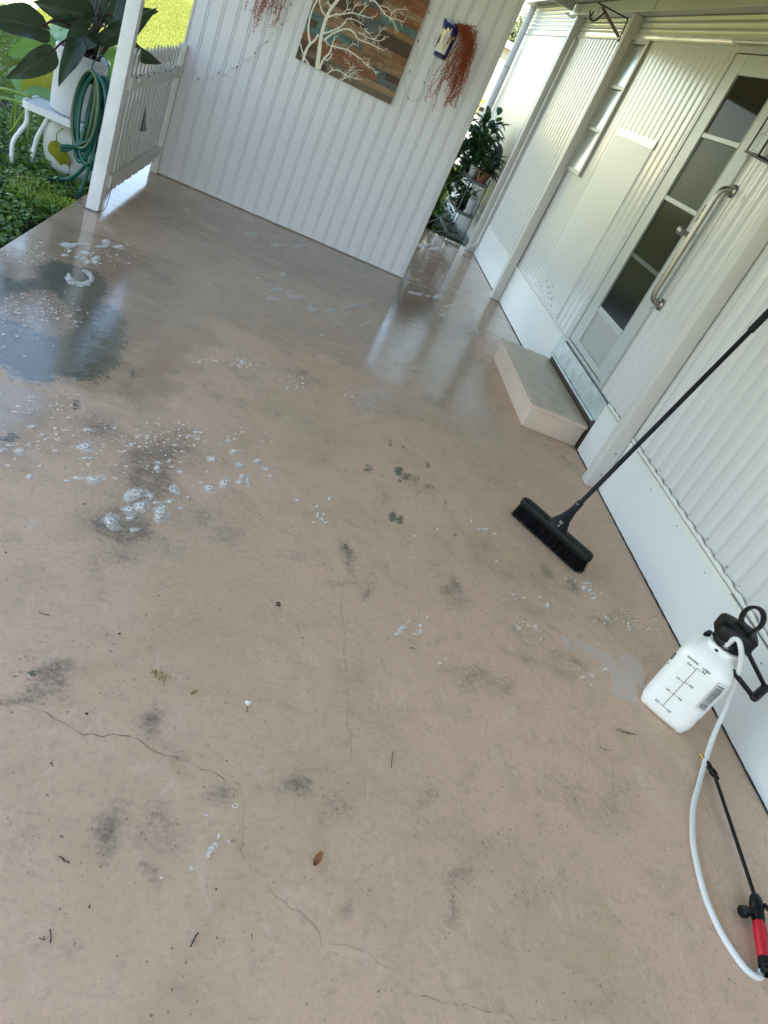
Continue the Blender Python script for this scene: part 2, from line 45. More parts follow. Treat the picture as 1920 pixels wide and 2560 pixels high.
FOAM = [(-0.409, 2.347, 0.022, 0.016, 0.007, -0.023, 2.0), (-0.326, 2.178, 0.025, 0.016, 0.005, -0.019, 2.0), (-0.371, 2.157, 0.019, 0.012, 0.003, -0.008, 1.0), (-0.399, 2.123, 0.009, 0.006, 0.002, -0.006, 1.0), (-0.185, 2.169, 0.028, 0.017, 0.007, -0.026, 3.0), (-0.199, 2.142, 0.014, 0.008, 0.007, -0.028, 1.0), (-0.152, 2.105, 0.018, 0.01, 0.007, -0.029, 3.0), (-0.183, 2.067, 0.02, 0.011, 0.005, -0.018, 2.0), (-0.218, 1.983, 0.021, 0.011, 0.008, -0.029, 2.0), (-0.083, 2.119, 0.02, 0.011, 0.006, -0.026, 3.0), (-0.083, 2.077, 0.015, 0.009, 0.005, -0.022, 3.0), (-0.152, 2.364, 0.01, 0.006, 0.004, -0.017, 2.0), (0.024, 2.552, 0.017, 0.012, 0.003, -0.019, 2.0), (0.098, 2.664, 0.02, 0.014, 0.002, -0.013, 2.0), (0.096, 2.414, 0.015, 0.009, 0.005, -0.034, 2.0), (0.049, 2.342, 0.019, 0.012, 0.004, -0.022, 2.0), (0.151, 2.454, 0.016, 0.01, 0.002, -0.016, 2.0), (0.155, 2.501, 0.012, 0.007, 0.002, -0.014, 2.0), (0.182, 2.479, 0.008, 0.005, 0.004, -0.031, 1.0), (0.201, 2.653, 0.014, 0.009, 0.002, -0.014, 2.0), (0.241, 2.616, 0.009, 0.006, 0.001, -0.012, 2.0), (0.264, 2.57, 0.008, 0.005, 0.001, -0.011, 2.0), (-0.582, 2.197, 0.013, 0.009, 0.005, -0.014, 2.0), (-0.506, 2.08, 0.01, 0.007, 0.003, -0.01, 2.0), (-0.599, 2.366, 0.011, 0.008, 0.003, -0.009, 2.0), (-0.556, 2.335, 0.008, 0.006, 0.002, -0.007, 1.0), (-0.435, 2.466, 0.013, 0.009, 0.003, -0.01, 1.0), (-0.168, 2.03, 0.012, 0.007, 0.002, -0.009, 1.0), (-0.141, 1.977, 0.011, 0.006, 0.003, -0.01, 1.0), (-0.136, 2.185, 0.01, 0.006, 0.003, -0.014, 1.0), (-0.07, 2.269, 0.013, 0.008, 0.005, -0.025, 1.0), (-0.071, 2.714, 0.009, 0.006, 0.002, -0.013, 1.0), (-0.055, 2.669, 0.009, 0.006, 0.002, -0.012, 1.0), (-0.252, 2.315, 0.006, 0.004, 0.002, -0.007, 1.0), (-0.109, 2.157, 0.01, 0.006, 0.002, -0.007, 1.0), (-0.071, 2.188, 0.012, 0.007, 0.002, -0.01, 1.0), (-0.386, 2.283, 0.017, 0.011, 0.002, -0.007, 1.0), (-0.582, 2.102, 0.007, 0.004, 0.002, -0.004, 1.0), (-0.618, 2.217, 0.009, 0.006, 0.002, -0.005, 1.0), (-0.571, 2.247, 0.007, 0.005, 0.002, -0.007, 1.0), (-0.625, 2.182, 0.009, 0.006, 0.002, -0.006, 1.0), (-0.577, 2.152, 0.005, 0.003, 0.001, -0.004, 1.0), (-0.123, 2.44, 0.006, 0.004, 0.002, -0.008, 2.0), (-0.073, 2.394, 0.01, 0.007, 0.002, -0.011, 1.0), (-0.355, 2.536, 0.006, 0.004, 0.002, -0.007, 2.0), (-0.271, 2.463, 0.009, 0.006, 0.002, -0.009, 2.0), (0.134, 2.581, 0.014, 0.009, 0.002, -0.015, 1.0), (-0.162, 2.405, 0.008, 0.005, 0.001, -0.007, 1.0), (0.066, 2.735, 0.009, 0.007, 0.002, -0.011, 1.0), (-0.108, 2.405, 0.007, 0.004, 0.001, -0.007, 1.0), (-0.128, 2.564, 0.009, 0.007, 0.001, -0.007, 1.0), (-0.368, 2.251, 0.007, 0.004, 0.001, -0.005, 1.0), (-0.488, 2.269, 0.007, 0.004, 0.002, -0.005, 1.0), (-0.498, 2.157, 0.005, 0.004, 0.001, -0.004, 1.0), (-0.074, 2.145, 0.009, 0.005, 0.002, -0.011, 1.0), (-0.014, 2.249, 0.006, 0.003, 0.001, -0.006, 1.0), (0.012, 2.365, 0.008, 0.005, 0.001, -0.007, 1.0), (-0.026, 2.172, 0.006, 0.004, 0.001, -0.007, 1.0), (0.021, 2.45, 0.006, 0.004, 0.001, -0.006, 2.0), (-0.137, 2.691, 0.005, 0.004, 0.001, -0.005, 1.0), (-0.092, 2.669, 0.006, 0.004, 0.001, -0.006, 1.0), (-0.126, 2.737, 0.005, 0.004, 0.001, -0.005, 1.0), (-0.96, 4.188, 0.016, 0.025, 0.008, -0.027, 2.0), (-0.898, 4.165, 0.014, 0.021, 0.008, -0.027, 2.0), (-0.91, 4.068, 0.011, 0.017, 0.006, -0.021, 2.0), (-0.881, 4.111, 0.01, 0.015, 0.006, -0.021, 2.0), (-1.059, 4.202, 0.022, 0.035, 0.009, -0.027, 1.0), (-1.039, 4.253, 0.031, 0.05, 0.005, -0.017, 1.0), (-0.932, 4.485, 0.015, 0.024, 0.008, -0.03, 1.0), (-0.859, 4.485, 0.019, 0.031, 0.006, -0.022, 1.0), (-0.928, 4.385, 0.024, 0.038, 0.004, -0.016, 1.0), (-1.026, 4.127, 0.007, 0.011, 0.005, -0.017, 1.0), (-1.025, 4.041, 0.009, 0.014, 0.005, -0.016, 1.0), (-0.942, 4.099, 0.011, 0.017, 0.006, -0.021, 1.0), (-0.924, 3.794, 0.007, 0.01, 0.008, -0.025, 2.0), (-0.909, 3.755, 0.013, 0.017, 0.009, -0.029, 2.0), (-0.879, 3.738, 0.013, 0.017, 0.006, -0.02, 1.0), (-0.849, 3.749, 0.014, 0.019, 0.006, -0.02, 1.0), (-0.834, 3.797, 0.012, 0.016, 0.007, -0.025, 1.0), (-0.837, 3.878, 0.007, 0.01, 0.011, -0.039, 1.0), (-0.86, 3.922, 0.009, 0.012, 0.007, -0.022, 1.0), (-0.884, 3.936, 0.009, 0.012, 0.005, -0.018, 1.0), (-0.973, 4.085, 0.009, 0.013, 0.004, -0.014, 1.0), (0.815, 1.895, 0.011, 0.004, -0.001, -0.011, 1.0), (0.801, 1.872, 0.01, 0.004, -0.001, -0.01, 1.0), (0.787, 1.85, 0.008, 0.003, -0.0, -0.007, 1.0), (0.887, 1.935, 0.008, 0.003, -0.001, -0.013, 1.0), (0.881, 1.9, 0.011, 0.004, -0.001, -0.008, 2.0), (0.862, 1.878, 0.012, 0.005, -0.0, -0.005, 1.0), (0.837, 1.931, 0.006, 0.002, -0.0, -0.005, 2.0), (0.917, 1.99, 0.005, 0.002, -0.001, -0.006, 2.0), (0.478, 2.41, 0.006, 0.004, 0.001, -0.019, 1.0), (0.495, 2.392, 0.01, 0.005, 0.001, -0.014, 1.0), (0.515, 2.379, 0.01, 0.005, 0.0, -0.009, 1.0), (0.469, 2.462, 0.007, 0.004, 0.0, -0.01, 2.0), (0.525, 2.558, 0.01, 0.006, 0.0, -0.013, 1.0), (0.385, 2.463, 0.011, 0.006, 0.001, -0.008, 1.0), (1.216, 2.773, 0.012, 0.006, -0.002, -0.014, 1.0), (1.282, 2.74, 0.017, 0.009, -0.002, -0.013, 1.0), (1.243, 2.719, 0.011, 0.006, -0.001, -0.007, 1.0), (0.907, 2.491, 0.007, 0.004, -0.001, -0.009, 1.0), (0.465, 2.352, 0.006, 0.003, 0.0, -0.007, 1.0), (1.334, 2.735, 0.01, 0.005, -0.001, -0.007, 1.0), (0.892, 2.329, 0.004, 0.002, -0.0, -0.005, 1.0), (1.785, 2.579, 0.028, 0.013, -0.002, -0.007, 1.0), (1.754, 2.534, 0.014, 0.006, -0.005, -0.016, 1.0), (1.78, 2.523, 0.019, 0.009, -0.004, -0.013, 3.0), (1.798, 2.512, 0.02, 0.009, -0.002, -0.007, 1.0), (1.786, 2.476, 0.017, 0.007, -0.003, -0.009, 1.0), (1.846, 2.534, 0.009, 0.004, -0.004, -0.011, 1.0), (1.476, 2.344, 0.013, 0.006, -0.002, -0.006, 2.0), (1.504, 2.305, 0.012, 0.005, -0.004, -0.015, 3.0), (1.405, 2.134, 0.015, 0.006, -0.002, -0.009, 3.0), (1.414, 2.066, 0.007, 0.003, -0.001, -0.006, 1.0), (1.926, 2.353, 0.007, 0.003, -0.01, -0.027, 2.0), (1.933, 2.338, 0.008, 0.003, -0.007, -0.019, 1.0), (1.31, 2.098, 0.007, 0.003, -0.001, -0.005, 1.0), (1.56, 1.92, 0.011, 0.004, -0.002, -0.007, 1.0), (1.607, 1.949, 0.014, 0.005, -0.002, -0.007, 1.0), (1.679, 1.999, 0.007, 0.003, -0.002, -0.006, 1.0), (1.685, 2.028, 0.005, 0.002, -0.002, -0.007, 2.0), (1.588, 1.888, 0.007, 0.002, -0.002, -0.005, 1.0), (1.54, 1.9, 0.005, 0.002, -0.001, -0.004, 1.0), (1.813, 2.36, 0.01, 0.004, -0.005, -0.016, 1.0), (1.868, 2.367, 0.009, 0.004, -0.003, -0.009, 1.0), (1.937, 2.46, 0.012, 0.005, -0.002, -0.006, 1.0), (1.956, 2.425, 0.007, 0.003, -0.003, -0.007, 1.0), (1.421, 2.367, 0.009, 0.004, -0.001, -0.004, 1.0), (1.349, 2.138, 0.004, 0.002, -0.001, -0.004, 1.0), (1.371, 2.138, 0.004, 0.002, -0.001, -0.003, 1.0), (2.042, 2.375, 0.015, 0.006, -0.002, -0.006, 1.0), (1.988, 2.363, 0.012, 0.005, -0.003, -0.007, 1.0), (1.98, 2.4, 0.011, 0.004, -0.003, -0.007, 1.0), (2.106, 2.397, 0.009, 0.004, -0.003, -0.007, 1.0), (0.292, 0.97, 0.007, 0.001, 0.001, -0.005, 3.0), (0.286, 0.96, 0.006, 0.001, 0.001, -0.005, 3.0), (0.283, 0.95, 0.006, 0.001, 0.001, -0.005, 3.0), (0.281, 0.942, 0.004, 0.001, 0.001, -0.004, 3.0), (0.297, 0.993, 0.004, 0.001, 0.001, -0.004, 2.0), (0.323, 1.074, 0.006, 0.001, 0.001, -0.005, 4.0), (0.26, 1.038, 0.004, 0.001, 0.001, -0.003, 1.0), (0.249, 0.907, 0.004, 0.001, 0.001, -0.004, 1.0), (0.322, 0.984, 0.003, 0.001, 0.0, -0.003, 1.0), (0.192, 0.873, 0.003, 0.001, 0.001, -0.002, 1.0), (0.075, 4.854, 0.032, 0.041, 0.002, -0.026, 1.0), (0.214, 4.884, 0.056, 0.07, 0.002, -0.023, 1.0), (0.071, 4.652, 0.041, 0.05, 0.002, -0.022, 1.0), (0.09, 5.229, 0.022, 0.031, 0.004, -0.045, 1.0), (0.328, 4.757, 0.034, 0.04, 0.002, -0.032, 1.0), (0.467, 4.903, 0.036, 0.042, 0.001, -0.027, 1.0), (0.667, 5.252, 0.068, 0.082, -0.0, -0.023, 1.0), (0.589, 5.12, 0.052, 0.062, 0.0, -0.018, 1.0), (0.741, 4.954, 0.021, 0.023, -0.0, -0.021, 2.0), (1.217, 6.209, 0.036, 0.045, -0.003, -0.037, 1.0), (1.431, 6.406, 0.046, 0.058, -0.005, -0.044, 1.0), (1.546, 6.264, 0.059, 0.07, -0.008, -0.064, 2.0), (1.423, 5.899, 0.043, 0.05, -0.005, -0.043, 1.0), (1.321, 6.292, 0.022, 0.028, -0.003, -0.027, 1.0), (1.151, 6.172, 0.028, 0.036, -0.002, -0.026, 1.0), (-0.153, 5.619, 0.011, 0.018, 0.002, -0.021, 1.0), (-0.225, 5.89, 0.045, 0.077, 0.004, -0.036, 1.0), (-0.009, 5.902, 0.036, 0.059, 0.004, -0.041, 1.0), (0.132, 6.075, 0.039, 0.062, 0.003, -0.039, 1.0), (1.749, 5.972, 0.016, 0.017, -0.031, -0.195, 1.0), (1.73, 6.164, 0.04, 0.045, -0.024, -0.155, 1.0), (1.442, 8.244, 0.058, 0.093, -0.007, -0.077, 2.0), (1.595, 8.342, 0.076, 0.12, -0.006, -0.061, 1.0), (0.269, 3.442, 0.008, 0.007, 0.001, -0.012, 2.0), (1.057, 4.435, 0.018, 0.017, -0.002, -0.03, 1.0)]
SUDZONE = [(-0.163, 2.62, 0.322, 0.234, 0.021, -0.097, 420.0), (-0.219, 2.431, 0.172, 0.117, 0.031, -0.129, 150.0), (-0.52, 2.323, 0.121, 0.086, 0.02, -0.06, 60.0), (-0.881, 3.289, 0.121, 0.141, 0.055, -0.16, 520.0), (-0.891, 3.058, 0.081, 0.088, 0.077, -0.211, 160.0), (-1.157, 3.856, 0.082, 0.126, 0.044, -0.123, 240.0), (-0.893, 4.261, 0.122, 0.188, 0.049, -0.171, 160.0), (-0.14, 3.418, 0.052, 0.049, 0.004, -0.022, 60.0), (0.024, 3.541, 0.065, 0.061, 0.008, -0.059, 120.0), (-0.621, 2.531, 0.109, 0.088, 0.031, -0.089, 140.0), (-0.017, 4.846, 0.147, 0.195, 0.021, -0.191, 70.0), (0.294, 4.947, 0.267, 0.332, 0.009, -0.168, 110.0), (0.64, 5.07, 0.216, 0.253, -0.0, -0.212, 90.0), (0.328, 4.327, 0.117, 0.125, 0.006, -0.109, 150.0), (0.333, 3.572, 0.1, 0.088, 0.004, -0.071, 170.0), (0.061, 3.545, 0.049, 0.046, 0.007, -0.059, 60.0), (1.305, 6.296, 0.23, 0.29, -0.019, -0.21, 120.0), (1.542, 5.628, 0.241, 0.258, -0.035, -0.261, 120.0), (0.761, 3.784, 0.281, 0.236, -0.005, -0.178, 120.0), (1.136, 4.075, 0.193, 0.162, -0.013, -0.129, 60.0), (0.102, 5.897, 0.266, 0.417, 0.013, -0.179, 80.0), (1.487, 7.855, 0.216, 0.329, -0.036, -0.379, 60.0), (1.434, 6.764, 0.187, 0.247, -0.024, -0.237, 80.0), (0.969, 2.622, 0.123, 0.067, -0.005, -0.054, 50.0), (1.263, 2.487, 0.073, 0.036, -0.011, -0.064, 30.0), (0.924, 1.778, 0.04, 0.015, -0.005, -0.049, 18.0), (0.883, 1.672, 0.038, 0.013, -0.002, -0.023, 10.0), (0.49, 2.443, 0.043, 0.024, 0.001, -0.035, 25.0), (1.956, 2.4, 0.163, 0.067, -0.025, -0.066, 150.0), (1.614, 1.965, 0.085, 0.03, -0.011, -0.034, 40.0), (1.347, 2.14, 0.044, 0.018, -0.008, -0.037, 30.0), (1.369, 2.302, 0.056, 0.025, -0.007, -0.034, 30.0), (1.536, 2.3, 0.032, 0.014, -0.004, -0.014, 12.0), (1.664, 2.517, 0.047, 0.021, -0.009, -0.031, 30.0)]
ARTTREE = [([(-0.1496, 1.1842), (-0.1633, 1.2585), (-0.1885, 1.3681), (-0.1979, 1.455), (-0.1976, 1.5179), (-0.1864, 1.5847), (-0.1515, 1.6699)], 0.02, 0.013), ([(-0.2645, 1.1914), (-0.2627, 1.2808), (-0.2485, 1.3146)], 0.013, 0.01), ([(-0.2485, 1.3146), (-0.2912, 1.3875), (-0.3077, 1.4612), (-0.3077, 1.5321), (-0.2977, 1.589), (-0.3011, 1.6396)], 0.01, 0.006), ([(-0.1318, 1.1947), (-0.1259, 1.2652), (-0.0968, 1.3246), (-0.0983, 1.3703), (-0.0967, 1.4353)], 0.011, 0.005), ([(-0.2109, 1.189), (-0.2636, 1.2246), (-0.3221, 1.292)], 0.008, 0.004), ([(-0.2608, 1.3047), (-0.2297, 1.3503), (-0.2155, 1.3975)], 0.01, 0.008), ([(-0.1259, 1.2652), (-0.0906, 1.2805), (-0.0767, 1.3286)], 0.006, 0.004), ([(-0.1896, 1.4133), (-0.1362, 1.4546), (-0.0753, 1.517), (-0.0542, 1.571), (0.0033, 1.587), (0.0688, 1.5839)], 0.009, 0.003), ([(-0.1683, 1.3769), (-0.121, 1.443), (-0.0495, 1.5057), (0.0222, 1.514), (0.0656, 1.4871), (0.1489, 1.4956), (0.2143, 1.4961), (0.2709, 1.4973)], 0.009, 0.003), ([(0.0497, 1.5259), (0.0927, 1.5263), (0.1576, 1.5269), (0.2253, 1.547), (0.2413, 1.586)], 0.005, 0.0025), ([(0.0767, 1.5648), (0.1262, 1.5499), (0.176, 1.5349), (0.1963, 1.5893), (0.218, 1.6395)], 0.004, 0.002), ([(-0.0937, 1.3723), (-0.0429, 1.3804), (0.0173, 1.3924), (0.0857, 1.3847), (0.1374, 1.3789), (0.1787, 1.3589), (0.2403, 1.357), (0.2803, 1.3283)], 0.007, 0.003), ([(0.0173, 1.3924), (0.0323, 1.436), (0.0567, 1.4557)], 0.003, 0.002), ([(-0.1639, 1.3879), (-0.1013, 1.3644), (-0.0722, 1.4)], 0.004, 0.002), ([(0.1753, 1.3669), (0.1953, 1.385)], 0.003, 0.002), ([(-0.0672, 1.1911), (-0.0376, 1.2277), (0.0108, 1.2438), (0.0675, 1.2395), (0.1228, 1.2393), (0.1922, 1.2596)], 0.006, 0.0025), ([(0.0334, 1.1864), (0.0818, 1.2313), (0.1095, 1.272), (0.1388, 1.3085)], 0.005, 0.0025), ([(-0.0376, 1.2277), (-0.0689, 1.2522)], 0.003, 0.002), ([(0.0675, 1.2395), (0.0777, 1.2964), (0.0412, 1.3327)], 0.004, 0.002), ([(0.0777, 1.2964), (0.1212, 1.3246)], 0.003, 0.0015), ([(0.0539, 1.1904), (0.072, 1.2558)], 0.004, 0.002), ([(-0.193, 1.5198), (-0.1537, 1.5546), (-0.101, 1.5819), (-0.0408, 1.6169), (0.0181, 1.6291), (0.0878, 1.6415), (0.1299, 1.6686)], 0.008, 0.003), ([(-0.101, 1.5819), (-0.0785, 1.6315), (-0.1054, 1.6725)], 0.005, 0.002), ([(-0.0408, 1.6169), (-0.0305, 1.6699), (-0.0037, 1.7078)], 0.004, 0.002), ([(0.015, 1.6366), (0.0387, 1.6823), (0.0564, 1.7164)], 0.004, 0.002), ([(0.0501, 1.7312), (0.0845, 1.7505), (0.1624, 1.7182), (0.224, 1.7005), (0.2728, 1.7126), (0.3359, 1.7175)], 0.007, 0.003), ([(0.2302, 1.6987), (0.277, 1.6786), (0.323, 1.6487)], 0.004, 0.002), ([(0.2232, 1.7269), (0.2496, 1.7649), (0.331, 1.8002)], 0.004, 0.002), ([(0.1315, 1.7402), (0.1921, 1.7488), (0.2323, 1.7308), (0.2273, 1.6929)], 0.004, 0.002), ([(-0.193, 1.5198), (-0.2436, 1.5423), (-0.2843, 1.5948)], 0.007, 0.004), ([(-0.1864, 1.5847), (-0.216, 1.607), (-0.2421, 1.6479)], 0.006, 0.003), ([(-0.1515, 1.6699), (-0.1406, 1.7608), (-0.1021, 1.8456)], 0.012, 0.006), ([(-0.1406, 1.7608), (-0.0697, 1.8173), (0.0427, 1.849)], 0.007, 0.003)]
STR1 = [(-1.1, 6.475, 0.78), (-1.059, 6.475, 0.767), (-0.994, 6.475, 0.8), (-0.95, 6.475, 0.776), (-0.902, 6.475, 0.788), (-0.857, 6.475, 0.825), (-0.821, 6.475, 0.864), (-0.778, 6.475, 0.876), (-0.746, 6.475, 0.928), (-0.696, 6.475, 0.979), (-0.673, 6.475, 1.023), (-0.61, 6.475, 1.092), (-0.609, 6.475, 1.146), (-0.566, 6.475, 1.185), (-0.539, 6.475, 1.233), (-0.537, 6.475, 1.295), (-0.491, 6.475, 1.339), (-0.48, 6.475, 1.4), (-0.483, 6.475, 1.462), (-0.46, 6.475, 1.515), (-0.456, 6.475, 1.567)]
STR2 = [(0.474, 6.475, 1.871), (0.469, 6.475, 1.789), (0.477, 6.475, 1.711), (0.483, 6.475, 1.64), (0.51, 6.475, 1.586), (0.512, 6.475, 1.502), (0.503, 6.475, 1.46), (0.485, 6.475, 1.414), (0.501, 6.475, 1.353), (0.55, 6.475, 1.295), (0.583, 6.475, 1.275), (0.624, 6.475, 1.297), (0.647, 6.475, 1.347), (0.648, 6.475, 1.406), (0.623, 6.475, 1.464), (0.646, 6.475, 1.531), (0.643, 6.475, 1.597), (0.63, 6.475, 1.648), (0.591, 6.475, 1.705), (0.588, 6.475, 1.759)]
BRK = {'top': [(1.765, 7.17, 2.483), (2.054, 7.17, 2.489)], 'arm': [(1.811, 7.17, 2.475), (2.054, 7.17, 2.353)], 'down': [(2.054, 7.17, 2.489), (2.067, 7.17, 2.321)], 'hook': [(1.856, 7.17, 2.457), (1.837, 7.17, 2.418), (1.821, 7.17, 2.385), (1.803, 7.17, 2.366), (1.78, 7.17, 2.361), (1.76, 7.17, 2.373), (1.753, 7.17, 2.387)], 'f1': [(1.758, 7.17, 2.384), (1.741, 7.17, 2.399), (1.732, 7.17, 2.416)], 'f2': [(1.758, 7.17, 2.384), (1.764, 7.17, 2.398), (1.765, 7.17, 2.423)]}
DARKLEAF = [((-1.715, 5.25, 0.8), (-1.875, 4.95, 0.809), 0.26), ((-1.559, 5.55, 0.938), (-1.744, 5.35, 0.897), 0.24), ((-1.597, 5.5, 0.874), (-1.69, 5.4, 0.847), 0.1), ((-1.495, 5.6, 0.953), (-1.614, 5.7, 1.106), 0.24), ((-1.397, 5.6, 0.985), (-1.413, 5.7, 1.18), 0.24), ((-1.338, 5.35, 0.906), (-1.07, 5.15, 1.092), 0.16), ((-1.14, 5.25, 0.933), (-1.01, 5.15, 0.894), 0.15), ((-1.462, 5.35, 0.859), (-1.517, 5.2, 0.791), 0.22), ((-1.477, 5.25, 0.794), (-1.485, 5.05, 0.629), 0.2), ((-1.635, 5.25, 0.672), (-1.73, 5.05, 0.517), 0.19), ((-1.465, 5.4, 0.837), (-1.416, 5.35, 0.919), 0.1)]
PALELEAF = [((-1.837, 5.9, 0.628), (-2.051, 5.8, 0.512), 0.22, 'g'), ((-1.882, 6.3, 0.596), (-2.06, 6.5, 0.708), 0.26, 'p'), ((-1.866, 5.9, 0.363), (-2.047, 5.85, 0.4), 0.22, 'p'), ((-1.811, 5.8, 0.336), (-1.748, 5.75, 0.541), 0.22, 'y'), ((-1.731, 5.7, 0.347), (-1.908, 5.6, 0.29), 0.16, 'p'), ((-1.813, 6.2, 0.674), (-1.936, 6.4, 0.722), 0.2, 'p'), ((-1.492, 6.1, 0.636), (-1.475, 6.2, 0.766), 0.22, 'g'), ((-1.568, 6.2, 0.702), (-1.631, 6.3, 0.752), 0.2, 'g'), ((-1.918, 6.0, 0.425), (-1.836, 6.0, 0.515), 0.2, 'p'), ((-1.428, 5.8, 0.646), (-1.36, 5.8, 0.706), 0.16, 'g'), ((-1.648, 5.9, 0.638), (-1.712, 5.9, 0.641), 0.16, 'g')]
YELLOW = [((-1.537, 5.42, 0.162), (-1.491, 5.55, -0.023))]

# ------------------------------------------------------------------ materials
def nodes(name):
    m = bpy.data.materials.new(name); m.use_nodes = True
    nt = m.node_tree; b = nt.nodes['Principled BSDF']
    return m, nt, b
def N(nt, t, **kw):
    n = nt.nodes.new(t)
    for k, v in kw.items():
        if k in n.inputs.keys(): n.inputs[k].default_value = v
        else: setattr(n, k, v)
    return n
def coords(nt, scale=(1,1,1), kind='Object'):
    tc = N(nt, 'ShaderNodeTexCoord'); mp = N(nt, 'ShaderNodeMapping'); mp.inputs['Scale'].default_value = scale
    nt.links.new(tc.outputs[kind], mp.inputs[0]); return mp.outputs[0]
def noise(nt, vec, scale, detail=3, rough=.55, dist=0):
    n = N(nt, 'ShaderNodeTexNoise', Scale=scale, Detail=detail, Roughness=rough, Distortion=dist)
    nt.links.new(vec, n.inputs['Vector']); return n.outputs['Fac']
def ramp(nt, fac, p0, p1, c0=(0,0,0,1), c1=(1,1,1,1)):
    r = N(nt, 'ShaderNodeValToRGB'); e = r.color_ramp.elements
    e[0].position = p0; e[1].position = p1; e[0].color = c0 if len(c0) == 4 else (*c0, 1); e[1].color = c1 if len(c1) == 4 else (*c1, 1)
    nt.links.new(fac, r.inputs[0]); return r.outputs[0]
def mixc(nt, fac, a, b, mode='MIX'):
    m = N(nt, 'ShaderNodeMix', data_type='RGBA', blend_type=mode)
    for s, v in ((0, fac), (6, a), (7, b)):
        if isinstance(v, (int, float)): m.inputs[s].default_value = v
        elif isinstance(v, tuple): m.inputs[s].default_value = v if len(v) == 4 else (*v, 1)
        else: nt.links.new(v, m.inputs[s])
    return m.outputs[2]
def math_(nt, op, a, b=0.0, c=None, clamp=False):
    m = N(nt, 'ShaderNodeMath', operation=op); m.use_clamp = clamp
    for s, v in enumerate((a, b) if c is None else (a, b, c)):
        if isinstance(v, (int, float)): m.inputs[s].default_value = v
        else: nt.links.new(v, m.inputs[s])
    return m.outputs[0]
def sstep(nt, v, lo, hi):
    m = N(nt, 'ShaderNodeMapRange', interpolation_type='SMOOTHSTEP')
    m.inputs[1].default_value = lo; m.inputs[2].default_value = hi
    nt.links.new(v, m.inputs[0]); return m.outputs[0]
def bump(nt, b, h, strength=.3, dist=.01, inp='Normal'):
    n = N(nt, 'ShaderNodeBump', Strength=strength, Distance=dist)
    nt.links.new(h, n.inputs['Height']); nt.links.new(n.outputs[0], b.inputs[inp]); return n
def mat(name, col, rough=.5, metal=0.0, var=.12, vscale=6, grime=0.0, bumps=0.0, bscale=60, spec=.5, coat=0, sss=0, gcol=(.2,.17,.12), stretch=(1,1,1), rv=1.0):
    """painted / plastic / metal surface: base colour broken up by two noises, optional grime specks and bump"""
    m, nt, b = nodes(name)
    v = coords(nt, stretch)
    n1 = noise(nt, v, vscale, 4, .6)
    c = mixc(nt, ramp(nt, n1, .3, .75), tuple(x*(1-var) for x in col), tuple(min(1, x*(1+var*.5)) for x in col))
    if grime:
        g = noise(nt, v, 45, 5, .7); g2 = noise(nt, v, 3.0, 2, .5)
        f = math_(nt, 'MULTIPLY', sstep(nt, g, .62, .72), sstep(nt, g2, .45, .65))
        c = mixc(nt, math_(nt, 'MULTIPLY', f, grime), c, gcol)
    nt.links.new(c, b.inputs['Base Color'])
    r = N(nt, 'ShaderNodeMapRange'); r.inputs[3].default_value = max(.02, rough-.07*rv); r.inputs[4].default_value = min(1, rough+.1*rv)
    nt.links.new(n1, r.inputs[0]); nt.links.new(r.outputs[0], b.inputs['Roughness'])
    b.inputs['Metallic'].default_value = metal; b.inputs['Specular IOR Level'].default_value = spec
    b.inputs['Coat Weight'].default_value = coat
    if sss:
        b.inputs['Subsurface Weight'].default_value = sss; b.inputs['Subsurface Radius'].default_value = (.03,.03,.03); b.inputs['Subsurface Scale'].default_value = 1.0
    if bumps: bump(nt, b, noise(nt, v, bscale, 4, .6), bumps, .004)
    return m
M = {}
M['board'] = mat('white_board_paint', (.70,.72,.79), .42, var=.03, vscale=2.5, grime=.35, rv=0)
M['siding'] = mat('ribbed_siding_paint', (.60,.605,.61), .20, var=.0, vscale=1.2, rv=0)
M['skirt'] = mat('skirting_paint', (.70,.73,.745), .36, var=.03, vscale=2, grime=.3, rv=0)
M['trim'] = mat('trim_paint', (.72,.73,.69), .35, var=.08, vscale=4, grime=.3, bumps=.1, bscale=30)
M['caulk'] = mat('grey_caulk', (.30,.29,.26), .7, var=.3, vscale=30)
M['post'] = mat('white_post_paint', (.58,.57,.55), .4, var=.05, vscale=3, grime=.45, bumps=.08, bscale=40)
M['oldpost'] = mat('weathered_white_post_paint', (.74,.76,.80), .5, var=.12, vscale=9, grime=.9, bumps=.25, bscale=50, gcol=(.3,.28,.26))
M['roofw'] = mat('patio_roof_enamel', (.42,.41,.36), .4, var=.06, vscale=2, grime=.3)
M['alum'] = mat('mill_aluminium', (.36,.36,.35), .45, metal=.85, var=.12, vscale=8, grime=.2, bumps=.05)
M['galv'] = mat('galvanised_threshold', (.56,.64,.66), .4, metal=.25, var=.3, vscale=14, bumps=.05)
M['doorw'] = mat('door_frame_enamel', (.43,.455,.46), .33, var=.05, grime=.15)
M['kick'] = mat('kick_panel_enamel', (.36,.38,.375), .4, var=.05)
M['steel'] = mat('brushed_steel', (.36,.33,.30), .36, metal=1.0, var=.1, vscale=20, stretch=(1,1,.1))
M['black'] = mat('black_plastic', (.006,.006,.007), .42, var=.3, vscale=20, bumps=.1, bscale=150, spec=.25)
M['blockp'] = mat('broom_head_plastic', (.008,.009,.010), .5, spec=.25, var=.3, vscale=20, bumps=.15, bscale=200)
M['bristle'] = mat('black_bristle', (.003,.003,.004), .7, spec=.15, var=.3, vscale=40)
M['wire'] = mat('black_cable', (.02,.018,.018), .5)
M['ironblk'] = mat('black_iron', (.015,.012,.012), .55, var=.3, vscale=30)
M['rackm'] = mat('grey_rack_metal', (.10,.105,.11), .5, var=.3, vscale=30)
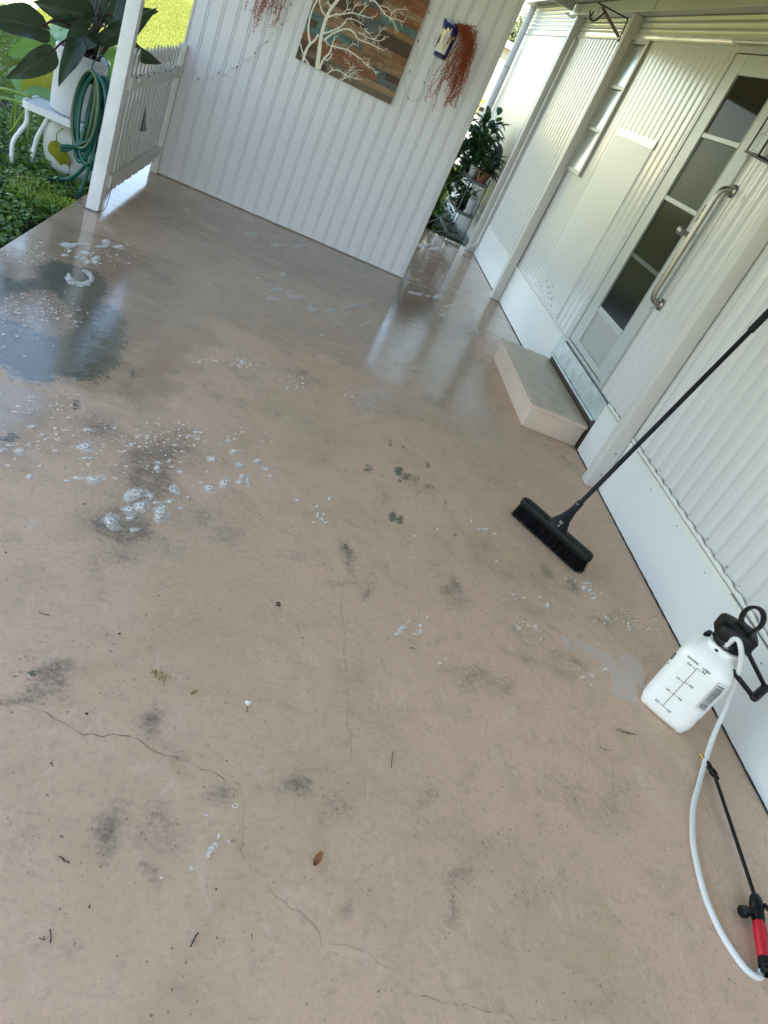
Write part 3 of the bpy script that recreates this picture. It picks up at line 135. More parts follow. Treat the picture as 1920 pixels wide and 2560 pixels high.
M['rustflat'] = mat('worn_bracket_iron', (.20,.15,.12), .6, var=.4, vscale=30)
M['tank'] = mat('milky_polyethylene', (.88,.88,.86), .38, var=.05, vscale=6, sss=.35, bumps=.05, bscale=9)
M['ink'] = mat('black_ink', (.02,.02,.022), .6)
M['red'] = mat('red_grip', (.55,.010,.025), .4, var=.15, vscale=30)
M['brass'] = mat('brass', (.55,.36,.12), .35, metal=.9)
M['bucket'] = mat('white_bucket_plastic', (.55,.57,.60), .45, var=.1, vscale=5, grime=.8, gcol=(.12,.1,.08))
M['barrel'] = mat('stained_white_pot', (.50,.52,.50), .5, var=.2, vscale=4, grime=.6, gcol=(.3,.27,.2))
M['table'] = mat('white_table_enamel', (.66,.69,.72), .35, var=.08, grime=.6, gcol=(.2,.18,.15))
M['soil'] = mat('potting_soil', (.03,.02,.014), .9, var=.5, vscale=50, bumps=.8, bscale=80)
M['terra'] = mat('terracotta', (.24,.085,.035), .7, var=.25, vscale=12, bumps=.1)
M['hosegreen'] = mat('green_hose_rubber', (.006,.085,.062), .38, var=.15, vscale=12)
M['hosestripe'] = mat('hose_stripe_ochre', (.30,.20,.05), .45)
M['hanger'] = mat('teal_hose_hanger', (.012,.075,.085), .45, var=.15)
M['step'] = mat('pink_painted_concrete', (.64,.515,.425), .55, var=.10, vscale=9, grime=.6, bumps=.3, bscale=90, gcol=(.24,.19,.16))
M['steptop'] = mat('worn_step_paint', (.66,.55,.42), .4, var=.22, vscale=7, grime=.7, bumps=.25, bscale=110, gcol=(.2,.2,.17))
M['lampblk'] = mat('lantern_black', (.012,.011,.013), .4)
M['beige'] = mat('beige_lap_siding', (.50,.44,.32), .5, var=.05)
M['shadegrey'] = mat('siding_shade_grey', (.20,.20,.24), .8, var=.3, vscale=8, bumps=.3)  # grey that stands in for shadow on the neighbour's siding
M['whitewall'] = mat('white_stucco', (.55,.55,.54), .7)
M['path'] = mat('pale_concrete_drive', (.55,.56,.56), .8, var=.2, vscale=3, bumps=.3, bscale=40, grime=.4)
M['bark'] = mat('brown_bark', (.12,.085,.06), .9, var=.4, vscale=20, bumps=.6)
M['stemgreen'] = mat('green_stem', (.16,.26,.05), .5, var=.2)
M['stempurple'] = mat('dark_red_petiole', (.045,.012,.018), .35, var=.3)
M['stemred'] = mat('red_twig', (.30,.065,.035), .6, var=.3)
M['wicker'] = mat('grey_wicker', (.10,.09,.10), .8, var=.4, vscale=60, bumps=.8, bscale=120)
M['pink'] = mat('pink_ceramic', (.75,.50,.56), .35, var=.15, vscale=12)
M['can'] = mat('pale_metal_can', (.52,.54,.57), .42, metal=.2, var=.1)
M['brownleaf'] = mat('dead_leaf_brown', (.26,.11,.035), .6, var=.4, vscale=60, bumps=.5)
M['yellowbit'] = mat('dried_yellow_leaf', (.30,.21,.07), .8, var=.3, vscale=60)
M['whitebit'] = mat('white_petal', (.85,.85,.82), .6)
M['twig'] = mat('dark_twig', (.05,.035,.03), .8, var=.4, vscale=60)
M['crack'] = mat('crack_dark', (.22,.165,.13), .9)
M['bulb'] = mat('clear_bulb_plastic', (.85,.87,.9), .15, spec=.8)
M['clearwire'] = mat('white_cord', (.72,.73,.74), .4)
M['socket'] = mat('dark_bulb_socket', (.03,.035,.05), .5)
M['arttree'] = mat('ivory_tree_paint', (.78,.77,.70), .5, var=.05)

def leafmat(name, col, back=None, trans=.35, rough=.35, vein=None, vs=7):
    m, nt, b = nodes(name)
    v = coords(nt); n1 = noise(nt, v, vs, 4, .6)
    geo = N(nt, 'ShaderNodeNewGeometry')
    rnd = math_(nt, 'ADD', math_(nt, 'MULTIPLY', geo.outputs['Random Per Island'], .5), math_(nt, 'MULTIPLY', n1, .5))
    c = mixc(nt, rnd, tuple(x*.55 for x in col), tuple(min(1, x*1.5) for x in col))
    if vein:
        uv = N(nt, 'ShaderNodeUVMap'); sx = N(nt, 'ShaderNodeSeparateXYZ'); nt.links.new(uv.outputs[0], sx.inputs[0])
        av = math_(nt, 'ABSOLUTE', math_(nt, 'SUBTRACT', sx.outputs[0], .5))
        mid = sstep(nt, av, .03, .008)
        w = math_(nt, 'FRACT', math_(nt, 'MULTIPLY', math_(nt, 'SUBTRACT', sx.outputs[1], math_(nt, 'MULTIPLY', av, .9)), 8))
        side = math_(nt, 'MULTIPLY', sstep(nt, math_(nt, 'ABSOLUTE', math_(nt, 'SUBTRACT', w, .5)), .08, .02), .55)
        c = mixc(nt, math_(nt, 'MAXIMUM', mid, side), c, vein)
        bump(nt, b, math_(nt, 'MAXIMUM', mid, side), .5, .004)
    nt.links.new(c, b.inputs['Base Color']); b.inputs['Roughness'].default_value = rough
    tr = N(nt, 'ShaderNodeBsdfTranslucent'); nt.links.new(mixc(nt, .5, c, back or tuple(min(1, x*2) for x in col)), tr.inputs[0])
    mx = N(nt, 'ShaderNodeMixShader'); mx.inputs[0].default_value = trans
    nt.links.new(b.outputs[0], mx.inputs[1]); nt.links.new(tr.outputs[0], mx.inputs[2])
    nt.links.new(mx.outputs[0], nt.nodes['Material Output'].inputs[0])
    return m
M['ldark'] = leafmat('dark_elephant_ear', (.026,.048,.026), (.10,.10,.03), .22, .26, (.075,.10,.065))
M['lpale'] = leafmat('pale_taro_leaf', (.16,.30,.12), (.35,.5,.08), .35, .45, (.22,.36,.18))
M['lgreen'] = leafmat('bright_taro_leaf', (.12,.24,.03), (.30,.48,.03), .45, .45, (.20,.36,.08))
M['lyellow'] = leafmat('yellowing_leaf', (.26,.27,.03), (.5,.45,.05), .4, .5, (.38,.38,.10))
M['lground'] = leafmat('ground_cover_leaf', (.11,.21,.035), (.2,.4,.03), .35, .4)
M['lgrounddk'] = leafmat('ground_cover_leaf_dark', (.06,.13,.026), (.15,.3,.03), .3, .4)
M['lfern'] = leafmat('light_fern', (.30,.38,.05), (.4,.6,.05), .4, .5)
M['grass'] = leafmat('grass_blade', (.15,.18,.026), (.45,.5,.04), .4, .5)
M['ldeep'] = leafmat('deep_green_leaf', (.022,.06,.025), (.08,.2,.03), .2, .3)
M['ldeep2'] = leafmat('mid_green_leaf', (.04,.10,.03), (.12,.3,.04), .25, .35)
M['lolive'] = leafmat('olive_tree_leaf', (.10,.12,.035), (.3,.35,.08), .3, .5)
M['lyell'] = leafmat('yellow_green_leaf', (.5,.5,.05), (.8,.8,.1), .4, .5)
M['lred'] = leafmat('rust_red_leaf', (.43,.125,.042), (.5,.16,.05), .25, .55)
M['lred2'] = leafmat('coral_leaf', (.45,.14,.10), (.5,.2,.1), .25, .55)

def glass(name, col, rough, tex=0, mirror=None):
    m, nt, b = nodes(name)
    v = coords(nt, (1,1,1)); n1 = noise(nt, v, 90 if tex else 2, 4, .7)
    c = mixc(nt, ramp(nt, n1, .35, .65), col, tuple(min(1, x*(2.2 if tex else 1.3)) for x in col))
    nt.links.new(c, b.inputs['Base Color']); b.inputs['Roughness'].default_value = rough
    b.inputs['Specular IOR Level'].default_value = .5; b.inputs['IOR'].default_value = 1.10
    if tex: bump(nt, b, n1, .15, .002)
    return m
M['pane1'] = glass('upper_door_glass', (.025,.023,.018), .04)
M['pane2'] = glass('patterned_door_glass', (.045,.055,.048), .25, 1)
M['pane3'] = glass('lower_door_glass', (.014,.016,.016), .10, 1)
mm, nt, b = nodes('louvre_glass'); b.inputs['Base Color'].default_value = (.42,.46,.48,1); b.inputs['Metallic'].default_value = .7
nn = noise(nt, coords(nt), 3, 2, .5); nt.links.new(ramp(nt, nn, .3, .7, (.12,)*3, (.3,)*3), b.inputs['Roughness']); M['louvre'] = mm
mm, nt, b = nodes('lantern_glass'); b.inputs['Base Color'].default_value = (.9,.9,.92,1); b.inputs['Roughness'].default_value = .06
b.inputs['Transmission Weight'].default_value = .92; b.inputs['IOR'].default_value = 1.2; bump(nt, b, noise(nt, coords(nt, (6,6,1)), 12, 2, .5), .4, .006); M['lampglass'] = mm

# braided clear hose
mm, nt, b = nodes('braided_hose')
uv = N(nt, 'ShaderNodeUVMap'); mp = N(nt, 'ShaderNodeMapping'); mp.inputs['Scale'].default_value = (1,1,1); nt.links.new(uv.outputs[0], mp.inputs[0])
sx = N(nt, 'ShaderNodeSeparateXYZ'); nt.links.new(mp.outputs[0], sx.inputs[0])
a1 = math_(nt, 'SINE', math_(nt, 'MULTIPLY', math_(nt, 'ADD', math_(nt, 'MULTIPLY', sx.outputs[1], 190.0), math_(nt, 'MULTIPLY', sx.outputs[0], 12)), 2*PI))
a2 = math_(nt, 'SINE', math_(nt, 'MULTIPLY', math_(nt, 'SUBTRACT', math_(nt, 'MULTIPLY', sx.outputs[1], 190.0), math_(nt, 'MULTIPLY', sx.outputs[0], 12)), 2*PI))
ww = sstep(nt, math_(nt, 'MAXIMUM', a1, a2), -.6, .7)
nt.links.new(mixc(nt, ww, (.30,.34,.40), (.85,.85,.84)), b.inputs['Base Color']); b.inputs['Roughness'].default_value = .35
b.inputs['Coat Weight'].default_value = .5; bump(nt, b, ww, .3, .001); M['braid'] = mm

# ---- concrete slab: base, dirt specks, worn green paint, dried film, water
def slab_material():
    m, nt, b = nodes('painted_patio_concrete')
    v = coords(nt)
    at = N(nt, 'ShaderNodeAttribute', attribute_name='stain'); sp = N(nt, 'ShaderNodeSeparateColor'); nt.links.new(at.outputs['Color'], sp.inputs[0])
    G, D, Wt, F = sp.outputs[0], sp.outputs[1], sp.outputs[2], at.outputs['Alpha']
    big = noise(nt, v, .9, 5, .6); med = noise(nt, v, 5, 5, .65, .6); fine = noise(nt, v, 60, 4, .7); vf = noise(nt, v, 420, 2, .6)
    c = mixc(nt, sstep(nt, big, .35, .68), (.77,.52,.378), (.64,.465,.315))
    c = mixc(nt, math_(nt, 'MULTIPLY', sstep(nt, med, .45, .75), .7), c, (.55,.395,.26))
    pale = noise(nt, coords(nt, (1,1.7,1)), 2.2, 6, .7, 1.2)
    c = mixc(nt, math_(nt, 'MULTIPLY', sstep(nt, pale, .55, .75), .55), c, (.83,.63,.48))
    pk = noise(nt, v, 1.1, 2, .5)
    c = mixc(nt, math_(nt, 'MULTIPLY', sstep(nt, pk, .56, .7), .30), c, (.84,.56,.46))
    m2 = noise(nt, coords(nt, (1,1.3,1)), 17, 5, .72, .8)
    c = mixc(nt, math_(nt, 'MULTIPLY', sstep(nt, m2, .50, .72), .38), c, (.43,.32,.255))
    c = mixc(nt, math_(nt, 'MULTIPLY', sstep(nt, fine, .45, .75), .24), c, (.24,.175,.135))
    c = mixc(nt, math_(nt, 'MULTIPLY', sstep(nt, vf, .48, .75), .30), c, (.24,.18,.14))
    sw = noise(nt, coords(nt, (1,.45,1)), 7, 6, .75, 2.2)
    c = mixc(nt, math_(nt, 'MULTIPLY', sstep(nt, sw, .56, .66), .30), c, (.84,.66,.55))
    # directional trowel / broom scratches
    sc = noise(nt, coords(nt, (14, 90, 1)), 1.6, 3, .7, .4)
    c = mixc(nt, math_(nt, 'MULTIPLY', sstep(nt, sc, .60, .74), .26), c, (.30,.235,.18))
    # pits and specks
    vo = N(nt, 'ShaderNodeTexVoronoi', Scale=70.0); nt.links.new(v, vo.inputs['Vector'])
    vr = N(nt, 'ShaderNodeSeparateColor'); nt.links.new(vo.outputs['Color'], vr.inputs[0])
    rad = math_(nt, 'MULTIPLY', math_(nt, 'POWER', vr.outputs[0], 20), .26)
    pit = sstep(nt, math_(nt, 'SUBTRACT', rad, math_(nt, 'ADD', vo.outputs['Distance'], math_(nt, 'MULTIPLY', math_(nt,'SUBTRACT',fine,.5), .55))), -.01, .02)
    c = mixc(nt, math_(nt, 'MULTIPLY', pit, .55), c, (.05,.038,.032))
    vo2 = N(nt, 'ShaderNodeTexVoronoi', Scale=130.0); nt.links.new(coords(nt, (1,.6,1)), vo2.inputs['Vector'])
    vr2 = N(nt, 'ShaderNodeSeparateColor'); nt.links.new(vo2.outputs['Color'], vr2.inputs[0])
    thr = math_(nt, 'ADD', math_(nt, 'MULTIPLY', D, .42), math_(nt, 'MULTIPLY', sstep(nt, med, .52, .75), .10))
    speck = math_(nt, 'MULTIPLY', sstep(nt, math_(nt, 'SUBTRACT', math_(nt, 'ADD', thr, .035), vr2.outputs[1]), 0, .05), sstep(nt, vo2.outputs['Distance'], .42, .2))
    # dirt: soft smudge plus specks
    dd = math_(nt, 'MULTIPLY', math_(nt, 'MULTIPLY', D, 1.25), sstep(nt, math_(nt, 'ADD', math_(nt, 'ADD', fine, math_(nt, 'MULTIPLY', vf, .5)), math_(nt, 'MULTIPLY', m2, .8)), .95, 1.35), clamp=True)
    c = mixc(nt, math_(nt, 'MULTIPLY', dd, .62), c, (.17,.135,.11))
    c = mixc(nt, math_(nt, 'MULTIPLY', D, .36), c, (.16,.145,.13))
    c = mixc(nt, math_(nt, 'MULTIPLY', speck, .5), c, (.07,.058,.052))
    # green paint remains: comb-like scuffs where thin, solid where thick
    comb = math_(nt, 'ADD', math_(nt, 'MULTIPLY', noise(nt, coords(nt, (30, 70, 1)), 1.5, 3, .6, .3), .65), math_(nt, 'MULTIPLY', noise(nt, coords(nt, (12, 26, 1)), 1.0, 4, .7, .5), .35))
    gm = sstep(nt, math_(nt, 'ADD', G, math_(nt, 'MULTIPLY', math_(nt, 'SUBTRACT', comb, .5), 2.3)), .48, .60)
    gc = mixc(nt, sstep(nt, sc, .35, .65), (.030,.052,.038), (.15,.175,.135))
    gc = mixc(nt, sstep(nt, m2, .45, .65), gc, (.16,.17,.155))
    c = mixc(nt, math_(nt, 'MULTIPLY', gm, .85), c, gc)
    # pale dried film
    fm = math_(nt, 'MULTIPLY', sstep(nt, math_(nt, 'ADD', F, math_(nt, 'MULTIPLY', math_(nt, 'SUBTRACT', med, .5), .25)), .42, .52), .5)
    c = mixc(nt, fm, c, (.62,.56,.52))
    # water: darkens and gives a coat
    wnz = math_(nt, 'ADD', Wt, math_(nt, 'MULTIPLY', math_(nt, 'SUBTRACT', med, .5), .45))
    wnz = math_(nt, 'ADD', wnz, math_(nt, 'MULTIPLY', math_(nt, 'SUBTRACT', pale, .5), .9))
    wm = sstep(nt, wnz, .12, .72)
    dark = mixc(nt, 1.0, c, (.60,.585,.52), 'MULTIPLY')
    c = mixc(nt, math_(nt, 'MULTIPLY', wm, .85), c, dark)
    c = mixc(nt, math_(nt, 'MULTIPLY', sstep(nt, wnz, .78, 1.05), .9), c, mixc(nt, 1.0, c, (.66,.60,.53), 'MULTIPLY'))
    nt.links.new(c, b.inputs['Base Color'])
    r = N(nt, 'ShaderNodeMapRange'); r.inputs[3].default_value = .5; r.inputs[4].default_value = .75; nt.links.new(fine, r.inputs[0]); nt.links.new(r.outputs[0], b.inputs['Roughness'])
    b.inputs['Specular IOR Level'].default_value = .3
    nt.links.new(math_(nt, 'MULTIPLY', wm, 1.0), b.inputs['Coat Weight']); b.inputs['Coat IOR'].default_value = 1.7
    cr = N(nt, 'ShaderNodeMapRange'); cr.inputs[1].default_value = .15; cr.inputs[2].default_value = .85; cr.inputs[3].default_value = .36; cr.inputs[4].default_value = .012; nt.links.new(wnz, cr.inputs[0]); nt.links.new(cr.outputs[0], b.inputs['Coat Roughness'])
    hb = math_(nt, 'ADD', math_(nt, 'MULTIPLY', fine, .35), math_(nt, 'ADD', math_(nt, 'MULTIPLY', vf, .3), math_(nt, 'MULTIPLY', pit, -1.2)))
    bump(nt, b, hb, .35, .0015)
    rip = noise(nt, coords(nt, (1, 1.4, 1)), 26, 4, .65, 1.5); rip2 = noise(nt, v, 120, 2, .6)
    streak = noise(nt, coords(nt, (9, 40, 1)), 1.0, 3, .6, 1.0)
    bump(nt, b, math_(nt, 'ADD', math_(nt, 'ADD', math_(nt, 'MULTIPLY', rip, 1.0), math_(nt, 'MULTIPLY', rip2, .12)), math_(nt, 'MULTIPLY', streak, .35)), .22, .0024, 'Coat Normal')
    return m
M['slab'] = slab_material()
def foam_material(name, a0, a1, scale):
    m, nt, b = nodes(name); v = coords(nt)
    n1 = noise(nt, v, scale, 5, .75); vo = N(nt, 'ShaderNodeTexVoronoi', Scale=310.0); nt.links.new(v, vo.inputs['Vector'])
    d = math_(nt, 'MULTIPLY', sstep(nt, n1, .32, .62), sstep(nt, vo.outputs['Distance'], .05, .35))
    b.inputs['Base Color'].default_value = (.92,.89,.86,1); b.inputs['Roughness'].default_value = .45; b.inputs['Specular IOR Level'].default_value = .3
    al = N(nt, 'ShaderNodeMapRange'); al.inputs[3].default_value = a0; al.inputs[4].default_value = a1
    nt.links.new(d, al.inputs[0]); nt.links.new(al.outputs[0], b.inputs['Alpha'])
    return m
M['foam'] = foam_material('white_suds', .55, .95, 200); M['foam2'] = foam_material('thin_suds', .10, .62, 110)
def lawn_material(name, a, c2):
    m, nt, b = nodes(name); v = coords(nt)
    n1 = noise(nt, v, 9, 5, .7); n2 = noise(nt, v, 60, 3, .7)
    c = mixc(nt, sstep(nt, n1, .3, .7), a, c2); c = mixc(nt, math_(nt,'MULTIPLY', sstep(nt, n2, .45, .7), .5), c, tuple(x*.35 for x in a))
    nt.links.new(c, b.inputs['Base Color']); b.inputs['Roughness'].default_value = .8; b.inputs['Specular IOR Level'].default_value = .15
    bump(nt, b, math_(nt,'ADD', n1, n2), 1.0, .03); return m
M['lawn'] = lawn_material('lawn_turf', (.16,.185,.022), (.25,.25,.035))
M['soilbed'] = lawn_material('bed_soil', (.035,.035,.02), (.06,.05,.03))
def plank(name, col):
    m, nt, b = nodes(name); v = coords(nt, (3, 3, 26))
    n1 = noise(nt, v, 2.4, 6, .7, .8); n2 = noise(nt, coords(nt), 9, 3, .5)
    c = mixc(nt, sstep(nt, n1, .3, .7), tuple(x*.55 for x in col), tuple(min(1,x*1.35) for x in col))
    c = mixc(nt, math_(nt, 'MULTIPLY', sstep(nt, n2, .6, .75), .35), c, (.05,.03,.02))
    nt.links.new(c, b.inputs['Base Color']); b.inputs['Roughness'].default_value = .6; bump(nt, b, n1, .3, .002); return m
PL = [plank('plank_'+n, c) for n, c in (('rust', (.21,.082,.034)), ('umber', (.065,.032,.019)), ('tan', (.26,.165,.095)), ('teal', (.075,.16,.15)), ('slate', (.085,.10,.095)), ('oak', (.21,.115,.055)), ('walnut', (.075,.034,.018)), ('driftwood', (.14,.105,.075)))]

# ------------------------------------------------------------------ mesh helpers
class MB:
    def __init__(s): s.v = []; s.f = []; s.mi = []; s.uv = {}
    def add(s, vs, fs, mi=0, uvs=None):
        o = len(s.v); s.v += [tuple(x) for x in vs]
        for i, f in enumerate(fs):
            if uvs: s.uv[len(s.f)] = uvs[i]
            s.f.append(tuple(o+k for k in f)); s.mi.append(mi)
        return s
    def box(s, x0, x1, y0, y1, z0, z1, mi=0, bev=0.0):
        if bev <= 0:
            vs = [(x, y, z) for z in (z0, z1) for y in (y0, y1) for x in (x0, x1)]
            return s.add(vs, [(0,2,3,1),(4,5,7,6),(0,1,5,4),(2,6,7,3),(0,4,6,2),(1,3,7,5)], mi)
        bm = bmesh.new(); bmesh.ops.create_cube(bm, size=1)
        for v in bm.verts: v.co = Vector((x0+(v.co.x+.5)*(x1-x0), y0+(v.co.y+.5)*(y1-y0), z0+(v.co.z+.5)*(z1-z0)))
        bmesh.ops.bevel(bm, geom=list(bm.edges), offset=bev, segments=2, affect='EDGES', profile=.6)
        return s.bm(bm, mi)
    def bm(s, bm, mi=0, mtx=None):
        bm.verts.index_update(); s.add([(mtx @ v.co if mtx else v.co) for v in bm.verts], [[v.index for v in f.verts] for f in bm.faces], mi); bm.free(); return s
    def obox(s, c, ax, ay, az, hx, hy, hz, mi=0, bev=0.0):
        """oriented box: centre, three unit axes, half sizes"""
        t = MB(); t.box(-hx, hx, -hy, hy, -hz, hz, 0, bev)
        c, ax, ay, az = Vector(c), Vector(ax), Vector(ay), Vector(az)
        return s.add([c + ax*p[0] + ay*p[1] + az*p[2] for p in t.v], t.f, mi)
    def tube(s, pts, r, n=8, mi=0, cap=True, closed=False):
        pts = [Vector(p) for p in pts]; m = len(pts)
        rs = r if isinstance(r, (list, tuple)) else [r]*m
        vs = []; up = None; L = 0; ls = [0]
        for i in range(1, m): L += (pts[i]-pts[i-1]).length; ls.append(L)
        for i, p in enumerate(pts):
            t = (pts[(i+1) % m if closed else min(i+1, m-1)] - pts[(i-1) % m if closed else max(i-1, 0)])
            t = t.normalized() if t.length > 1e-9 else Vector((0,0,1))
            if up is None:
                up = Vector((0,0,1)) if abs(t.z) < .9 else Vector((1,0,0))
            a = t.cross(up); a = a.normalized() if a.length > 1e-6 else t.orthogonal().normalized()
            bb = a.cross(t).normalized(); up = bb
            for k in range(n):
                q = 2*PI*k/n; vs.append(p + a*math.cos(q)*rs[i] + bb*math.sin(q)*rs[i])
        fs = []; uvs = []
        for i in range(m if closed else m-1):
            j = (i+1) % m
            for k in range(n):
                fs.append((i*n+k, i*n+(k+1) % n, j*n+(k+1) % n, j*n+k))
                u0, u1 = k/n, (k+1)/n; l0 = ls[i]; l1 = ls[j] if j else L
                uvs.append(((u0,l0),(u1,l0),(u1,l1),(u0,l1)))
        if cap and not closed:
            fs.append(tuple(reversed(range(n)))); uvs.append(tuple((0,0) for _ in range(n)))
            fs.append(tuple((m-1)*n+k for k in range(n))); uvs.append(tuple((0,0) for _ in range(n)))
        return s.add(vs, fs, mi, uvs)
    def lathe(s, prof, c=(0,0,0), n=24, mi=0, axis=None, sx=1, sy=1, a0=0, a1=2*PI, power=None, rot=0):
        """profile [(r,z)] turned about z through c; power gives a rounded-square section"""
        vs = []; full = abs(a1-a0-2*PI) < 1e-6; nn = n if full else n+1
        for r, z in prof:
            for k in range(nn):
                q = a0+(a1-a0)*k/n; ca, sa = math.cos(q), math.sin(q); rr = r
                if power: rr = r/((abs(ca)**power+abs(sa)**power)**(1/power))
                x, y = rr*ca*sx, rr*sa*sy
                if rot: x, y = x*math.cos(rot)-y*math.sin(rot), x*math.sin(rot)+y*math.cos(rot)
                vs.append((x, y, z))
        if axis is not None:
            qn = Vector((0,0,1)).rotation_difference(Vector(axis).normalized()); vs = [qn @ Vector(p) for p in vs]
        vs = [(p[0]+c[0], p[1]+c[1], p[2]+c[2]) for p in vs]
        fs = []
        for i in range(len(prof)-1):
            for k in range(n):
                k2 = (k+1) % nn
                if not full and k+1 >= nn: continue
                fs.append((i*nn+k, i*nn+k2, (i+1)*nn+k2, (i+1)*nn+k))
        return s.add(vs, fs, mi)
    def disc(s, c, r, n=16, mi=0, z=0):
        return s.add([(c[0]+r*math.cos(2*PI*k/n), c[1]+r*math.sin(2*PI*k/n), c[2]) for k in range(n)], [tuple(range(n))], mi)
    def build(s, name, m, parent=None, smooth=False, ang=None, loc=(0,0,0)):
        me = bpy.data.meshes.new(name)
        me.from_pydata([tuple(float(c) for c in p) for p in s.v], [], s.f)
        for x in (m if isinstance(m, (list, tuple)) else [m]): me.materials.append(M[x] if isinstance(x, str) else x)
        if any(s.mi): me.polygons.foreach_set('material_index', s.mi)
        if s.uv:
            ul = me.uv_layers.new(name='UVMap')
            for fi, p in enumerate(me.polygons):
                if fi in s.uv:
                    for k, li in enumerate(p.loop_indices): ul.data[li].uv = s.uv[fi][k]
        me.validate(); me.update()
        if smooth:
            me.shade_smooth()
            if ang: me.set_sharp_from_angle(angle=math.radians(ang))
        o = bpy.data.objects.new(name, me); COL.objects.link(o); o.location = loc
        if parent: o.parent = parent
        return o
def tag(o, label=None, cat=None, group=None, kind=None):
    if label: o['label'] = label
    if cat: o['category'] = cat
    if group: o['group'] = group
    if kind: o['kind'] = kind
    return o
def thing(name, loc=(0,0,0), label=None, cat=None, group=None):
    o = bpy.data.objects.new(name, None); COL.objects.link(o); o.location = loc; o.empty_display_size = .1
    return tag(o, label, cat, group)
def rebase(root):
    """parts were built in world coordinates: keep them in place under the moved Empty"""
    bpy.context.view_layer.update()
    for c in root.children: c.matrix_parent_inverse = Matrix.Translation(root.location).inverted()
def bez(pts, per=8):
    """Catmull-Rom through points"""
    P = [Vector(p) for p in pts]; P = [P[0]*2-P[1]] + P + [P[-1]*2-P[-2]]; out = []
    for i in range(1, len(P)-2):
        for k in range(per):
            t = k/per; a, b_, c, d = P[i-1], P[i], P[i+1], P[i+2]
            out.append(.5*((2*b_)+(c-a)*t+(2*a-5*b_+4*c-d)*t*t+(3*b_-a-3*c+d)*t**3))
    out.append(P[-2]); return out

# =================================================================== GROUND
def heightless_sheet(name, x0, x1, y0, y1, z, m, kind='structure'):
    mb = MB(); mb.box(x0, x1, y0, y1, z-.3, z); return tag(mb.build(name, m), kind=kind)
tag(MB().add([(-400,-400,-.085),(400,-400,-.085),(400,400,-.085),(-400,400,-.085)], [(0,1,2,3)]).build('ground', 'lawn'), kind='structure')
bed = MB().add([(-2.6,3.4,-.075),(-1.20,3.4,-.075),(-1.20,7.1,-.075),(-2.6,7.1,-.075)], [(0,1,2,3)])
bed.add([(-1.2,9.2,-.075),(2.19,9.2,-.075),(2.19,11.6,-.075),(-1.2,11.6,-.075)], [(0,1,2,3)])
tag(bed.build('garden_bed', 'soilbed'), kind='structure')
dr = MB(); dr.add([(-4.0,12.0,-.06),(-4.9,15.6,-.06),(-14,13.6,-.06),(-13,9.9,-.06)], [(0,1,2,3)])
tag(dr.build('driveway', 'path'), kind='structure')
tag(MB().box(-5.4,-4.35,11.7,12.25,-.2,.02,0,.02).build('concrete_block', 'path'), 'pale grey concrete slab lying on the lawn behind the dark leaves', 'slab')

# =================================================================== SLAB
def poly_sd(P, poly):
    """signed distance (positive inside) of points P (n,2)"""
    poly = np.array(poly); n = len(poly); d = np.full(len(P), 1e9); ins = np.zeros(len(P), bool)
    for i in range(n):
        a = poly[i]; b_ = poly[(i+1) % n]; e = b_-a; w = P-a
        t = np.clip((w@e)/(e@e), 0, 1); q = w-np.outer(t, e); d = np.minimum(d, (q**2).sum(1))
        c = ((a[1] <= P[:,1]) != (b_[1] <= P[:,1]))
        with np.errstate(divide='ignore', invalid='ignore'):
            xx = a[0]+(P[:,1]-a[1])/(b_[1]-a[1])*(b_[0]-a[0])
        ins ^= c & (P[:,0] < xx)
    return np.sqrt(d)*np.where(ins, 1, -1)
def gauss(P, b):
    cx, cy, ax, ay, bx, by, s = b
    m = np.array([[ax, bx], [ay, by]]); q = (P-[cx, cy])@np.linalg.inv(m).T
    return s*np.exp(-(q**2).sum(1)**1.3*.9)
def blob_in(b, r=1.0):
    a = random.uniform(0, 2*PI); q = math.sqrt(-2*math.log(random.uniform(.05, 1)))*.62*r
    u, v = q*math.cos(a), q*math.sin(a); return b[0]+b[2]*u+b[4]*v, b[1]+b[3]*u+b[5]*v
